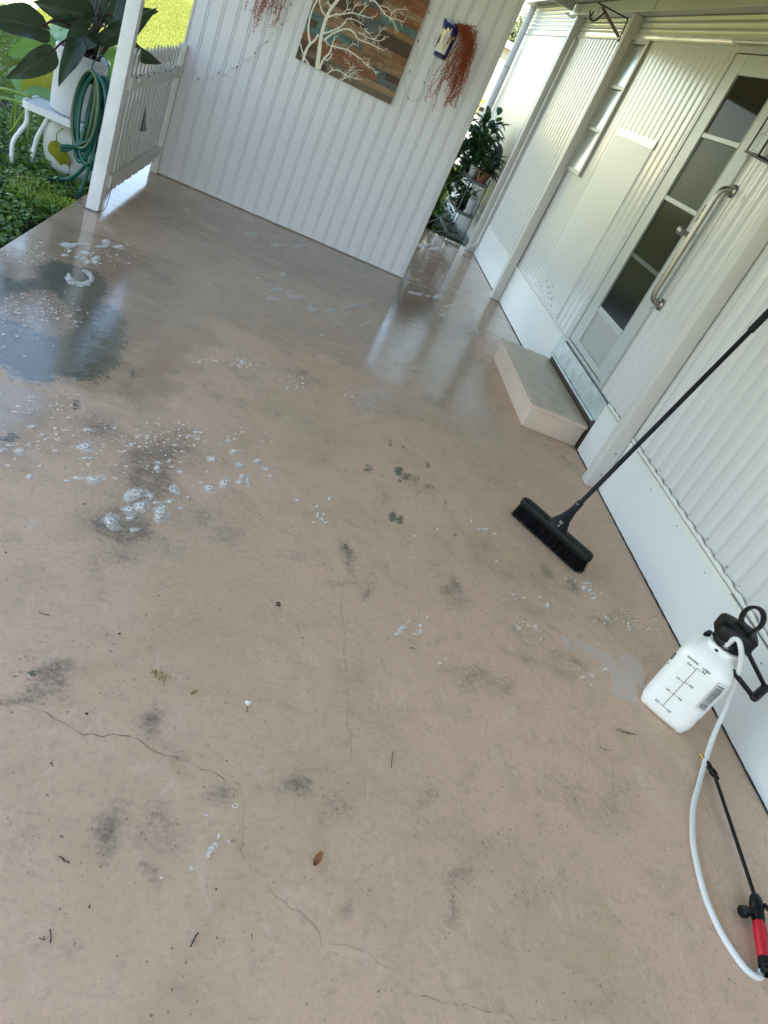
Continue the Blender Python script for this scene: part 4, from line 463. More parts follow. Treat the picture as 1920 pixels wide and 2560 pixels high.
def build_slab():
    X0, X1, Y0, Y1, st = -1.26, 2.215, .3, 9.25, .0135
    nx = int((X1-X0)/st)+1; ny = int((Y1-Y0)/st)+1
    xs = np.linspace(X0, X1, nx); ys = np.linspace(Y0, Y1, ny)
    gx, gy = np.meshgrid(xs, ys); P = np.stack([gx.ravel(), gy.ravel()], 1)
    z = np.zeros(len(P))
    G = np.zeros(len(P)); D = np.zeros(len(P)); Wt = np.zeros(len(P)); F = np.zeros(len(P))
    sd = poly_sd(P, GREEN[0]); tn = poly_sd(P, TAN)
    G = np.clip(.5+sd/.13, 0, 1.0); G *= np.clip(.5-tn/.16, 0.30, 1); G = np.where(sd > .04, G*1.12, G)
    Q = P+np.stack([.016*np.sin(P[:,1]*17+3*np.sin(P[:,0]*11))+.012*np.sin(P[:,1]*41+P[:,0]*13), .018*np.sin(P[:,0]*19+2.5*np.sin(P[:,1]*13))+.012*np.sin(P[:,0]*47-P[:,1]*9)], 1)
    for b_ in SCUFF: G = np.maximum(G, gauss(P, b_)*.84)
    for b_ in DIRT: D = D + gauss(Q, b_)*(.62 if b_[6] < .8 and b_[1] < 2.6 else .95)*b_[6]**.5
    for b_ in DIRT[:4]+DIRT[4:14]: D = D + gauss(Q, (b_[0], b_[1], b_[2]*1.7, b_[3]*1.7, b_[4]*1.7, b_[5]*1.7, .12))
    D = np.clip(D, 0, 1)
    for f in FILM: F = np.maximum(F, np.clip(.5+poly_sd(P, f)/.03, 0, 1))
    def ss(v, a, b_): t = np.clip((v-a)/(b_-a), 0, 1); return t*t*(3-2*t)
    x, y = P[:,0], P[:,1]
    Wt = .62*ss(y-.25*np.sin(x*2.1+.6), 3.0, 4.4) + .38*ss(y, 4.3, 5.8)
    Wt = np.maximum(Wt, .20*ss(y, 2.1, 3.1))
    left = ss(-x, -.1, .55)*ss(y, 2.55, 2.95)*(1-ss(y, 4.3, 5.4))
    Wt = np.maximum(Wt, left)
    Wt = np.maximum(Wt, np.clip(.6+sd/.12, 0, 1.1))
    for q in PUDDLE: Wt = np.maximum(Wt, 1.0*ss(poly_sd(P, q)+.10*np.sin(P[:,0]*9+2*np.sin(P[:,1]*6)), -.30, .34))
    # the dry run of slab along the house, and round the step
    Wt *= 1-.65*ss(x, 1.35, 1.75)*(1-ss(y, 5.6, 6.6))
    # curved shallow pool behind the push broom
    p = np.exp(-(((x-1.42)/.28)**2+((y-2.25)/.55)**2)); Wt = np.maximum(Wt, .34*p)
    colr = np.stack([np.clip(G, 0, 1), D, np.clip(Wt, 0, 1), F], 1).astype(np.float32)
    v3 = np.stack([P[:,0], P[:,1], z], 1)
    idx = np.arange(nx*ny).reshape(ny, nx)
    q = np.stack([idx[:-1,:-1], idx[:-1,1:], idx[1:,1:], idx[1:,:-1]], -1).reshape(-1, 4)
    # side walls and the plain run behind the photographer
    ex = np.array([[X0,-5,0],[X1,-5,0],[X1,Y0,0],[X0,Y0,0],[X0,-5,-.12],[X1,-5,-.12],[X1,Y1,-.12],[X0,Y1,-.12],[X0,Y1,0],[X1,Y1,0]])
    o = len(v3); eq = np.array([[0,1,2,3],[4,5,1,0],[9,6,7,8],[4,0,8,7],[5,6,9,1]])+o
    v3 = np.concatenate([v3, ex]); q = np.concatenate([q, eq])
    colr = np.concatenate([colr, np.zeros((len(ex), 4), np.float32)])
    me = bpy.data.meshes.new('patio_slab'); me.vertices.add(len(v3)); me.vertices.foreach_set('co', v3.astype(np.float32).ravel())
    me.loops.add(q.size); me.loops.foreach_set('vertex_index', q.astype(np.int32).ravel())
    me.polygons.add(len(q)); me.polygons.foreach_set('loop_start', np.arange(0, q.size, 4, dtype=np.int32))
    me.update(calc_edges=True)
    ca = me.color_attributes.new('stain', 'FLOAT_COLOR', 'POINT'); ca.data.foreach_set('color', colr.ravel())
    me.materials.append(M['slab'])
    ob = bpy.data.objects.new('patio_slab', me); COL.objects.link(ob); tag(ob, kind='structure')
    for pts, w in CRACKS:                      # each crack: a thin dark ragged ribbon
        mb = MB(); path = []
        for a, b_ in zip(pts[:-1], pts[1:]):
            n = max(2, int(math.dist(a, b_)/.012))
            for k in range(n):
                t = k/n; j = .0022*(0 if k == 0 else 1)
                path.append((a[0]+(b_[0]-a[0])*t+random.gauss(0, j), a[1]+(b_[1]-a[1])*t+random.gauss(0, j)))
        path.append(pts[-1]); vs = []
        for i, p in enumerate(path):
            a = path[max(0, i-1)]; c = path[min(len(path)-1, i+1)]; dx, dy = c[0]-a[0], c[1]-a[1]; L = math.hypot(dx, dy) or 1
            ww = w*random.choice((.15,.4,.7,1.0,1.3))*(.42 if w > .002 else .30); vs += [(p[0]-dy/L*ww, p[1]+dx/L*ww, .0015), (p[0]+dy/L*ww, p[1]-dx/L*ww, .0015)]
        mb.add(vs, [(2*i, 2*i+1, 2*i+3, 2*i+2) for i in range(len(path)-1)])
        mb.build('crack', 'crack', ob)
    return ob
slab = build_slab()

# --- suds
def suds():
    solid, thin = MB(), MB()
    def dome(mb, cx, cy, ax, ay, bx, by, h, n=18, rag=.12, z0=.0012):
        ph = [random.uniform(0, 6.28) for _ in range(3)]
        vs = [(cx, cy, z0+h)]; rings = ((.55, .8), (.85, .45), (1.0, 0.0))
        for rr, hh in rings:
            for k in range(n):
                t = 2*PI*k/n; r = rr*(1+rag*(math.sin(2*t+ph[0])+.7*math.sin(3*t+ph[1])+.5*math.sin(5*t+ph[2])))
                vs.append((cx+(ax*math.cos(t)+bx*math.sin(t))*r, cy+(ay*math.cos(t)+by*math.sin(t))*r, z0+h*hh))
        fs = [(0, 1+k, 1+(k+1) % n) for k in range(n)]
        for i in range(2):
            for k in range(n): fs.append((1+i*n+k, 1+i*n+(k+1) % n, 1+(i+1)*n+(k+1) % n, 1+(i+1)*n+k)[::-1])
        mb.add(vs, fs)
    def ring(mb, cx, cy, ax, ay, bx, by, r, tr, n=20, z=.004):
        ph = random.uniform(0, 6)
        mb.tube([(cx+(ax*math.cos(t)+bx*math.sin(t))*r*(1+.12*math.sin(2*t+ph)), cy+(ay*math.cos(t)+by*math.sin(t))*r*(1+.12*math.sin(2*t+ph)), z) for t in [2*PI*k/n for k in range(n)]], tr, 5, closed=True)
    for cx, cy, ax, ay, bx, by, k in FOAM:
        R_ = math.hypot(ax, ay)+math.hypot(bx, by)
        if k == 4: ring(solid, cx, cy, ax, ay, bx, by, 1, .0010); continue
        dome(thin if k in (1, 3) else thin, cx, cy, ax, ay, bx, by, min(.0022, .04*R_)); dome(thin, cx+ax*.15, cy+ay*.15-.001, ax*1.35, ay*1.35, bx*1.35, by*1.35, .0005, z0=.0008, rag=.22)
        if k >= 2:
            n = {2: 2, 3: 6}[k]
            for q in range(n):
                u, v = random.uniform(-.45, .45), random.uniform(-.45, .45)
                if q == 0: u, v = random.uniform(-.1,.1), random.uniform(-.15,.15)
                px, py = cx+ax*u+bx*v, cy+ay*u+by*v; s_ = (.42 if q == 0 else random.uniform(.12, .25))
                ring(solid, px, py, ax*s_, ay*s_, bx*s_, by*s_, 1, min(.0022, .05*R_), 14, .006)
        else:
            for q in range(3):
                u, v = random.uniform(-.6, .6), random.uniform(-.6, .6)
                dome(thin, cx+ax*u+bx*v, cy+ay*u+by*v, ax*.35, ay*.35, bx*.35, by*.35, .0025, 10, z0=.002)
    for zb in SUDZONE:
        L = math.hypot(zb[2], zb[3])
        for _ in range(int(zb[6]*(.34 if zb[0] < .3 else .2))):
            x, y = blob_in(zb)
            if x > 2.17 or x < -1.25 or y > 9.2: continue
            r = random.uniform(.0010, .0030)*random.choice((1, 1, 1, 1.7)); e = 1.6 if y < 4.5 else 2.3
            a = random.gauss(.35 if y < 4.5 else .1, .35); ax, ay = r*e*math.cos(a), r*e*math.sin(a)
            (dome(solid, x, y, ax, ay, -ay/e, ax/e, r*.7, 12)) if random.random() < .55 else ring(solid, x, y, ax, ay, -ay/e, ax/e, 1.1, r*.28, 9, .0018)
    # far streaks of washed-out lather
    for (x0, y0, x1, y1, n, w) in ((-.55,5.25,.55,4.75,46,.05),(-.9,5.9,-.2,5.6,20,.04),(.9,6.7,1.9,6.2,34,.10),(1.2,7.9,1.95,7.6,20,.08),(.2,4.75,1.0,4.6,24,.05),(1.55,6.2,1.75,5.5,18,.05),(1.2,7.2,2.0,7.0,18,.1)):
        for _ in range(n):
            t = random.random(); x = x0+(x1-x0)*t+random.gauss(0, w*.6); y = y0+(y1-y0)*t+random.gauss(0, w)
            a = math.atan2(y1-y0, x1-x0)+random.gauss(0, .3); l = random.uniform(.008, .035); h = random.uniform(.0025, .006)
            dome(thin, x, y, l*math.cos(a), l*math.sin(a), -h*math.sin(a), h*math.cos(a), .0016, 10, .25)
    o = thin.build('soap_suds', 'foam2', smooth=True); tag(o, kind='stuff')
    o['label'] = 'thin films and streaks of washed-out lather on the wet slab'; o['category'] = 'suds'
    o = solid.build('soap_bubbles', 'foam', smooth=True); tag(o, kind='stuff')
    o['label'] = 'clusters of white soap bubbles scattered over the wet slab'; o['category'] = 'suds'
suds()

# --- litter
descr = ['long kinked dark twig on the pink concrete at lower left','hooked dark twig on the concrete below the long crack','upright dark splinter at the lower left of the slab','stubby dark seed stalk on the bare slab at bottom centre left','wavy dark twig on the slab below two soap streaks','thin straight twig standing near the crack junction','short dark twig lying left of the white sprayer tank','long thin straw beside another straw left of the tank foot','fine pale straw just above a longer straw left of the tank','tiny straight splinter on the lower slab','small bent twig beside the upright splinter at lower left','thin curved straw on the bare slab under the pale dried film','flat dark sliver left of the stained crack','small black fragment on the left half of the slab','thin straight straw high on the right of the bare slab','tiny black hook shape at the far left of the slab','tiny curled twig left of centre on the dry slab','short fat brown crumb at the lower left of the slab','black oblong crumb near the fork of the long crack foot','black round crumb just above the long left crack']
for (pts, w), lb in zip(TWIGS, descr):
    w *= .72; p3 = [(p[0], p[1], .003+w) for p in pts]
    if len(p3) > 2: p3 = bez(p3, 4)
    mb = MB(); mb.tube(p3, [w*random.uniform(.7, 1.2) for _ in p3], 6); tag(mb.build('twig', 'twig', smooth=True), lb, 'twig', 'bits of twig on the slab')
mb = MB(); mb.tube([(RING[0]+.006*math.cos(t), RING[1]+.008*math.sin(t), .003) for t in [2*PI*k/16 for k in range(16)]], .0018, 6, closed=True)
tag(mb.build('rubber_ring', 'black', smooth=True), 'tiny black ring lying on the bare slab left of the centre crack', 'ring')
def curled(cx, cy, L, w, ang, name, m, label):
    mb = MB(); vs = []; n = 8
    for i in range(n+1):
        t = i/n; ww = w*math.sin(PI*min(1, t*.93+.05))**.7; z = .004+.012*t*t
        for u in (-1, -.4, .4, 1):
            lx = (t-.5)*L; ly = u*ww; zz = z+.008*u*u*(.5+t)
            vs.append((cx+lx*math.cos(ang)-ly*math.sin(ang), cy+lx*math.sin(ang)+ly*math.cos(ang), zz))
    mb.add(vs, [(i*4+k, i*4+k+1, i*4+k+5, i*4+k+4) for i in range(n) for k in range(3)])
    tag(mb.build(name, m, smooth=True), label, 'leaf')
curled(*LEAVES[0], .030, .009, 1.1, 'dead_leaf', 'brownleaf', 'curled orange brown dead leaf on the bare concrete at bottom centre')
curled(*LEAVES[3], .014, .005, .2, 'dead_leaf', 'yellowbit', 'tiny pale tan leaf fragment on the concrete above the crack')
mb = MB()
for k in range(26):
    a = random.uniform(0, 6.28); r = random.uniform(.004, .024); x, y = LEAVES[1][0]+r*math.cos(a)*1.1, LEAVES[1][1]+r*math.sin(a)*.8; l = random.uniform(.004, .009); q = random.uniform(0, 3)
    mb.add([(x, y, .004), (x+l*math.cos(q), y+l*math.sin(q), .008), (x+l*math.cos(q+.9), y+l*math.sin(q+.9), .004)], [(0,1,2)])
mb.tube([(LEAVES[1][0]+.005, LEAVES[1][1]-.01, .004), (LEAVES[1][0]+.012, LEAVES[1][1]-.035, .004)], .0012, 5)
tag(mb.build('dried_flower', 'yellowbit'), 'crumbled dry yellow flower head with a short stalk on the slab', 'flower')
fl_ = thing('fallen_petal', (LEAVES[2][0], LEAVES[2][1], 0), 'small white petal with a short stalk on the slab', 'petal')
mb = MB(); x, y = LEAVES[2]; mb.add([(x, y, .003), (x-.011, y+.008, .008), (x-.003, y+.011, .012), (x+.010, y+.013, .006), (x+.005, y+.003, .005)], [(0,1,2),(0,2,3),(0,3,4)]); mb.build('petal', 'whitebit', fl_)
mb = MB(); mb.tube([(x, y, .003), (x+.001, y-.022, .003)], .001, 5); mb.build('stalk', 'twig', fl_); rebase(fl_)

# =================================================================== PATIO ROOF + POSTS
pr = thing('patio_roof', (0,3,2.56), 'white metal patio roof with ribbed pan ceiling over the slab', 'roof')
mb = MB(); prof = []
y = -1.0
while y < 9.2:
    prof += [(y, 2.665), (y+.27, 2.665), (y+.275, 2.70), (y+.295, 2.70)]; y += .30
prof.append((9.24, 2.665)); vs = []
for yy, zz in prof: vs += [(-1.62, yy, zz-.02), (2.17, yy, zz)]
k = len(prof); mb.add(vs, [(2*i, 2*i+1, 2*i+3, 2*i+2) for i in range(k-1)])
mb.box(-1.62, 2.17, -1.0, 9.24, 2.71, 2.735)
mb.build('roof_pan', 'roofw', pr)
mb = MB(); mb.box(2.085, 2.165, -.95, 9.40, 2.555, 2.655, 0, .004); mb.build('header_beam', 'post', pr)
for yy in (1.9, 4.3, 6.75, 8.3, 9.0):
    MB().box(2.080, 2.0865, yy, yy+.002, 2.56, 2.65).build('splice_seam', 'caulk', pr)
mb = MB(); mb.box(-1.22, -1.12, -.95, 9.2, 2.52, 2.655, 0, .004); mb.build('header_beam', 'post', pr)
mb = MB(); mb.box(-1.62, 2.07, 9.25, 9.31, 2.585, 2.72, 0, .003); mb.build('end_fascia', 'roofw', pr)
mb = MB(); mb.box(-1.66, -1.63, -1.0, 9.3, 2.60, 2.74, 0, .003); mb.build('end_fascia', 'roofw', pr)
mb = MB(); mb.add([(2.07,9.40,2.575),(2.075,9.60,2.57),(2.16,9.52,2.555),(2.16,9.405,2.555)], [(0,1,2,3)]); mb.build('bent_flashing', 'roofw', pr)
rebase(pr)
def post(x0, y0, w, top, m, label, base=True, screws=True):
    t = thing('porch_post', (x0+w/2, y0+w/2, 0), label, 'post', 'white square posts carrying the patio roof')
    MB().box(x0, x0+w, y0, y0+w, .003, top, 0, .004).build('shaft', m, t, True, 40)
    if screws:
        for z in (.10, .25): MB().lathe([(0,.003),(.006,.002),(.008,0)], (x0+.05, y0-.0005, z), 10, axis=(0,-1,0)).build('screw', 'alum', t, True)
    rebase(t); return t
post(2.100, 3.630, .085, 2.553, 'post', 'white square post nearest the camera, in front of the broom handle')
post(2.100, 7.180, .085, 2.553, 'post', 'white square post between the narrow window and far ribbed wall', screws=False)
post(2.100, 9.040, .085, 2.553, 'post', 'white square post farthest away beside the plant rack', screws=False)
lp_ = post(-1.185, 4.940, .077, 2.517, 'oldpost', 'weathered white post at the lawn edge beside the green hose', screws=False)
post(-1.185, -.90, .077, 2.517, 'oldpost', 'weathered white post at the lawn edge behind the camera', screws=False)

# =================================================================== PARTITION WALL
pw = thing('partition_wall', (0,6.52,0), 'white vertically grooved board wall across the end of the patio', 'wall')
mb = MB(); pts = []
x = -1.095; G0 = [x_ for x_ in np.arange(-1.003, 1.07, .1035)]
pts.append((-1.098, 6.500))
for g in G0:
    pts += [(g-.013, 6.500), (g-.0115, 6.5095), (g-.006, 6.5095), (g-.0045, 6.5005), (g+.0045, 6.5005), (g+.006, 6.5095), (g+.0115, 6.5095), (g+.013, 6.500)]
pts.append((1.085, 6.500)); vs = []
for px, py in pts: vs += [(px, py, .006), (px, py, 2.64)]
mb.add(vs, [(2*i, 2*i+2, 2*i+3, 2*i+1) for i in range(len(pts)-1)])
mb.box(-1.098, 1.085, 6.512, 6.545, .006, 2.64); mb.build('panel', 'board', pw)
MB().box(1.0852, 1.099, 6.494, 6.551, .004, 2.642, 0, .002).build('edge_trim', 'post', pw)
MB().box(-1.115, -1.0985, 6.494, 6.551, .004, 2.642, 0, .002).build('edge_trim', 'post', pw)
mb = MB(); vs = []; n = 240                     # dirty bead of sealant along the foot
for i in range(n+1):
    xx = -1.1+2.19*i/n; a = .006+.004*random.random(); vs += [(xx, 6.499, a), (xx, 6.499-a*.9, .0025)]
mb.add(vs, [(2*i, 2*i+1, 2*i+3, 2*i+2) for i in range(n)]); mb.build('foot_sealant', mat('dirty_sealant', (.30,.25,.17), .7, var=.5, vscale=25), pw)
rebase(pw)

# =================================================================== PICKET FENCE
pf = thing('picket_fence', (-1.12,5.75,0), 'low white picket fence between the corner post and grooved wall', 'fence')
for z0, z1 in ((.146,.220), (.722,.800)): MB().box(-1.112, -1.088, 5.035, 6.49, z0, z1, 0, .003).build('rail', 'post', pf)
npk = 14; pit = (6.44-5.06)/npk
for i in range(npk):
    y0 = 5.055+i*pit; w = pit*.74; zt = .925+random.uniform(-.006,.006)
    c = [(y0+w*.12, .09+.02*(i % 2)*.3), (y0+w*.88, .09), (y0+w, .10), (y0+w, .79), (y0+w*.80, .83), (y0+w, .87), (y0+w*.98, .905), (y0+w*.5, zt+.018), (y0+w*.02, .905), (y0, .87), (y0+w*.20, .83), (y0, .79), (y0, .10)]
    if i in (7,8): c = [(a, b_) for a, b_ in c]
    mb = MB(); n = len(c); mb.add([(-1.113, a, b_) for a, b_ in c]+[(-1.123, a, b_) for a, b_ in c], [tuple(range(n)), tuple(range(2*n-1, n-1, -1))]+[(k, n+k, n+(k+1) % n, (k+1) % n) for k in range(n)])
    mb.build('picket', 'post', pf)
MB().box(-1.135, -1.075, 6.445, 6.492, .004, .95, 0, .004).build('end_post', 'post', pf)
rebase(pf)

# =================================================================== HOUSE
hs = thing('mobile_home', (3.8,4,0), 'white ribbed aluminium mobile home along the right side', 'house')
XW = 2.19; YE = 12.1
mb = MB(); mb.box(2.222, 5.9, -5.0, YE, 0.0, 2.70); mb.build('body', 'siding', hs)
def ribs(y0, y1, z0, z1, A=.008, pitch=.105, ph=0.0, name='siding', pw_=.75):
    n = max(4, int((y1-y0)/pitch*12)); vs = []
    for i in range(n+1):
        yy = y0+(y1-y0)*i/n; t = (yy-ph)/pitch
        d = A*min(1, 1.25*abs(math.sin(PI*t)))**pw_; vs += [(2.2045-d+max(0, A-.012), yy, z0), (2.2045-d+max(0, A-.012), yy, z1)]
    m_ = MB(); m_.add(vs, [(2*i, 2*i+1, 2*i+3, 2*i+2) for i in range(n)])
    return m_.build(name, 'siding', hs, True)
ribs(-5, 4.277, .372, 2.39, .0120, .105, 3.38)
ribs(5.183, 6.745, .372, 2.39, .0085, .105, 5.263)
ribs(6.745, 7.22, .372, 1.325, .0065, .105, 5.263)
ribs(7.22, 8.88, .372, 2.39, .024, .105, 7.76, 'siding', .42)
ribs(8.88, 9.56, .372, 2.39, .010, .105, 7.76, 'siding', .5)
ribs(9.565, YE, .372, 2.39, .012, .105, 7.76, 'siding', .5)
# flat infill panel with dented top flap
mb = MB(); mb.box(2.1925, 2.1965, 5.60, 6.47, .40, 1.722, 0, .001); mb.build('flat_panel', mat('flat_panel_paint', (.60,.61,.61), .33, var=.04, vscale=5, bumps=.05, bscale=180), hs)
mb = MB(); vs = []
for i in range(25):
    yy = 5.585+(6.475-5.585)*i/24; d = .004*math.sin(i*1.7)+.003*random.random(); vs += [(2.1915-d*.5, yy, 1.765+.006*random.random()), (2.1895-abs(d)*.5, yy, 1.735), (2.1875, yy, 1.712)]
mb.add(vs, [(3*i+k, 3*i+k+1, 3*i+k+4, 3*i+k+3) for i in range(24) for k in range(2)]); mb.build('panel_flap', 'siding', hs, True)
# fastener holes near the foot of the flat panel
mb = MB()
for yy, zz in ((6.30,.50),(6.22,.53),(6.12,.50),(6.05,.47),(6.02,.54),(5.98,.45),(5.90,.47),(5.84,.43),(6.35,.47),(6.28,.46),(6.07,.51),(6.0,.49)): MB().obox((2.1915, yy, zz), (1,0,0), (0,1,0), (0,0,1), .0015, random.uniform(.002,.006), random.uniform(.003,.010)).build('fastener_hole', 'twig', hs)
# skirting
mb = MB()
mb.box(XW, 2.205, -5.0, 2.02, .004, .322); mb.box(XW, 2.205, 2.022, 4.117, .004, .322); mb.box(XW, 2.205, 5.295, 7.22, .004, .345); mb.box(XW, 2.205, 7.222, 9.20, .004, .36); mb.box(XW, 2.205, 9.2, YE, -.07, .36)
mb.build('skirting', 'skirt', hs)
mb = MB(); mb.box(2.1865, 2.206, -5.0, 2.3, .3225, .345); mb.box(2.1865, 2.206, 2.301, 4.118, .3225, .350); mb.box(2.1865, 2.206, 5.296, 9.2, .3455, .364); mb.build('skirting_cap', 'trim', hs)
mb = MB(); vs = []; n = 420                      # wavy grey caulk under the ribs
for i in range(n+1):
    yy = -.5+4.6*i/n; w_ = .004*math.sin((yy-3.38)*2*PI/.105)+.0018*random.random(); vs += [(2.192, yy, .352), (2.1855, yy, .360), (2.1875, yy, .373+w_), (2.194, yy, .377+w_)]
mb.add(vs, [(4*i+k, 4*i+k+1, 4*i+k+5, 4*i+k+4) for i in range(n) for k in range(3)]); mb.build('base_trim', 'trim', hs, True)
mb = MB(); vs = []
for i in range(n+1):
    yy = -.5+4.6*i/n; w_ = .004*math.sin((yy-3.38)*2*PI/.105)+.002*random.random(); vs += [(2.1868, yy, .3745+w_), (2.1868, yy, .3775+w_+.0015*random.random())]
mb.add(vs, [(2*i, 2*i+1, 2*i+3, 2*i+2) for i in range(n)]); mb.build('sealant_line', 'caulk', hs)
MB().box(2.186, 2.2, 5.184, YE, .3645, .378).build('base_trim', 'trim', hs)
for yy in (3.427,3.229,3.026,2.826,2.628,2.426,2.296,2.1,1.9,1.7): MB().lathe([(0,.003),(.004,.003),(.006,0)], (2.1955, yy, .395), 8, axis=(-1,0,0)).build('screw', 'caulk', hs, True)
for yy in (3.55,3.2,2.85,2.5,2.12,1.95,1.6): MB().lathe([(0,.002),(.003,.002),(.005,0)], (2.1895, yy, .30+.01*math.sin(yy*9)), 8, axis=(-1,0,0)).build('screw', 'caulk', hs, True)
for k in range(14): MB().lathe([(0,.002),(.003,.002),(.005,0)], (2.183, 5.3+k*.32, 2.418), 8, axis=(-1,0,0)).build('screw', 'caulk', hs, True)
mb = MB()                                        # dark gap where the skirting meets the slab
vs = []; n = 300
for i in range(n+1):
    yy = .5+8.6*i/n; vs += [(2.1885, yy, .006+.003*random.random()), (2.186-.004*random.random(), yy, .0022)]
mb.add(vs, [(2*i, 2*i+1, 2*i+3, 2*i+2) for i in range(n)]); mb.build('foot_gap', mat('dark_gap', (.05,.035,.03), .9, var=.5, vscale=30), hs)
# eave bands
mb = MB(); prof = [(2.186,2.395),(2.184,2.40),(2.184,2.435),(2.190,2.44)]
z = 2.44
while z < 2.70: prof += [(2.196, z+.004), (2.190, z+.012), (2.187, z+.024), (2.190, z+.038), (2.196, z+.045)]; z += .047
vs = []
for a, b_ in prof: vs += [(a, -5.0, b_), (a, YE+.01, b_)]
mb.add(vs, [(2*i, 2*i+2, 2*i+3, 2*i+1) for i in range(len(prof)-1)]); mb.build('eave_band', 'siding', hs, True, 50)
MB().box(2.178, 2.20, -5.0, YE+.01, 2.386, 2.3955, 0, .002).build('eave_trim', 'trim', hs)
mb = MB(); mb.box(2.03, 6.1, -5.2, YE+.22, 2.745, 2.80); mb.box(2.02, 2.0295, -5.2, YE+.23, 2.70, 2.82); mb.build('roof', 'roofw', hs)
MB().box(2.205, 6.1, -5.2, YE+.1, 2.701, 2.744).build('roof_edge', 'trim', hs)
MB().box(2.182, 2.23, YE, YE+.03, .0, 2.70).build('corner_trim', 'trim', hs)
# downspouts
def pipe(y, x, r, z0, z1, name='downspout'):
    mb = MB(); mb.tube([(x-.10 if z0 < .1 else x, y, z0)] + [(x, y, z0+.07), (x, y, z1-.1), (x-.0, y, z1)], r, 12)
    p = mb.build(name, 'post', hs, True, 50)
    for zz in (1.1, 1.95):
        m2 = MB(); m2.tube([(x+math.cos(t)*(r+.003), y+math.sin(t)*(r+.003), zz) for t in [2*PI*k/12 for k in range(12)]], .0035, 5, closed=True); m2.build('strap', 'alum', p, True)
pipe(8.97, 2.165, .018, .05, 2.36)
pipe(11.75, 2.125, .048, .30, 2.70)
# --- door
dz0, dz1, dy0, dy1 = .382, 2.385, 4.277, 5.183
dr = thing('door_tmp'); bpy.data.objects.remove(dr)
fr = MB()
fr.box(2.174, 2.205, 5.135, dy1, dz0, dz1, 0, .003); fr.box(2.174, 2.205, dy0, 4.325, dz0, dz1, 0, .003)
fr.box(2.174, 2.205, 4.3255, 5.1345, 2.345, dz1, 0, .003); fr.box(2.174, 2.205, 4.3255, 5.1345, dz0, .405, 0, .003)
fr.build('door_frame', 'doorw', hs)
mb = MB(); mb.tube([(2.163, 4.24, 2.398), (2.163, 5.23, 2.398)], .012, 8); mb.build('drip_cap', 'siding', hs, True)
mb = MB()
for k in range(9):
    for yy in (4.290, 5.172): MB().lathe([(0,.002),(.004,.002),(.0055,0)], (2.1735, yy, .5+k*.225), 8, axis=(-1,0,0)).build('frame_screw', 'caulk', hs, True)
for k in range(7): MB().lathe([(0,.002),(.004,.002),(.0055,0)], (2.1735, 4.4+k*.11, .3935), 8, axis=(-1,0,0)).build('frame_screw', 'caulk', hs, True)
leaf = MB()
lx0, lx1 = 2.180, 2.198; ly0, ly1 = 4.330, 5.130
leaf.box(lx0, lx1, ly0, 4.447, .41, 2.34, 0, .003); leaf.box(lx0, lx1, 4.965, ly1, .41, 2.34, 0, .003)
for za, zb in ((.41,.455), (.690,.732), (1.482,1.510), (1.872,1.900), (2.228,2.34)): leaf.box(lx0+.001, lx1, 4.4475, 4.9645, za, zb, 0, .003)
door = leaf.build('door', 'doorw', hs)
for y0_, y1_ in ((4.440,4.447), (4.965,4.972)): MB().box(2.1775, 2.1835, y0_, y1_, .70, 2.23).build('glazing_bead', 'alum', door)
MB().box(2.190, 2.1935, 4.4475, 4.9645, .4555, .6895).build('kick_panel', 'kick', door)
MB().box(2.1895, 2.192, 4.4475, 4.9645, .7325, 1.4815).build('pane', 'pane3', door)
MB().box(2.1895, 2.192, 4.4475, 4.9645, 1.5105, 1.8715).build('pane', 'pane2', door)
MB().box(2.1895, 2.192, 4.4475, 4.9645, 1.9005, 2.2275).build('pane', 'pane1', door)
MB().box(2.1885, 2.1893, 4.45, 4.963, 1.10, 1.125).build('inner_bar', mat('dull_inner_bar', (.09,.095,.09), .6), door)
kb = MB(); kb.lathe([(.014,0),(.014,.03),(.011,.034),(.022,.045),(.026,.060),(.024,.078),(.012,.085),(0,.085)], (2.180, 4.372, 1.385), 20, axis=(-1,0,0)); kb.build('door_knob', 'steel', door, True, 40)
MB().box(2.172, 2.180, 4.35, 4.395, 1.46, 1.56, 0, .002).build('lock_plate', 'black', door)
MB().lathe([(0,.012),(.010,.010),(.012,0)], (2.172, 4.372, 1.51), 12, axis=(-1,0,0)).build('lock_cylinder', 'brass', door, True)
# threshold flashing above the step
MB().box(2.180, 2.2, 4.119, 5.294, .226, .362, 0, .003).build('threshold_plate', 'galv', hs)
mb = MB(); mb.tube([(2.172, 4.13, .222), (2.172, 4.7, .219), (2.172, 5.29, .222)], .009, 8); mb.build('sill_pipe', 'galv', hs, True)
MB().box(2.197, 2.206, 4.117, 5.296, .004, .2255).build('recess_shade_panel', 'twig', hs)  # dark-coloured panel stands in for the shade under the sill
# --- narrow louvre window
wf = MB()
wf.box(2.172, 2.205, 6.752, 6.800, 1.33, 2.386, 0, .003); wf.box(2.172, 2.205, 7.158, 7.218, 1.33, 2.386, 0, .003)
wf.box(2.172, 2.205, 6.8005, 7.1575, 2.355, 2.386, 0, .003); wf.box(2.168, 2.205, 6.75, 7.22, 1.318, 1.352, 0, .003)
for zz in (1.683, 2.024): wf.box(2.174, 2.2, 6.8005, 7.1575, zz-.014, zz+.014, 0, .003)
wn_ = wf.build('window', 'alum', hs)
for za, zb in ((1.353,1.668), (1.698,2.009), (2.039,2.354)):
    m_ = MB(); m_.add([(2.178, 6.801, za), (2.178, 7.157, za), (2.196, 7.157, zb), (2.196, 6.801, zb)], [(0,1,2,3)]); m_.build('pane', 'louvre', wn_)
rebase(hs)

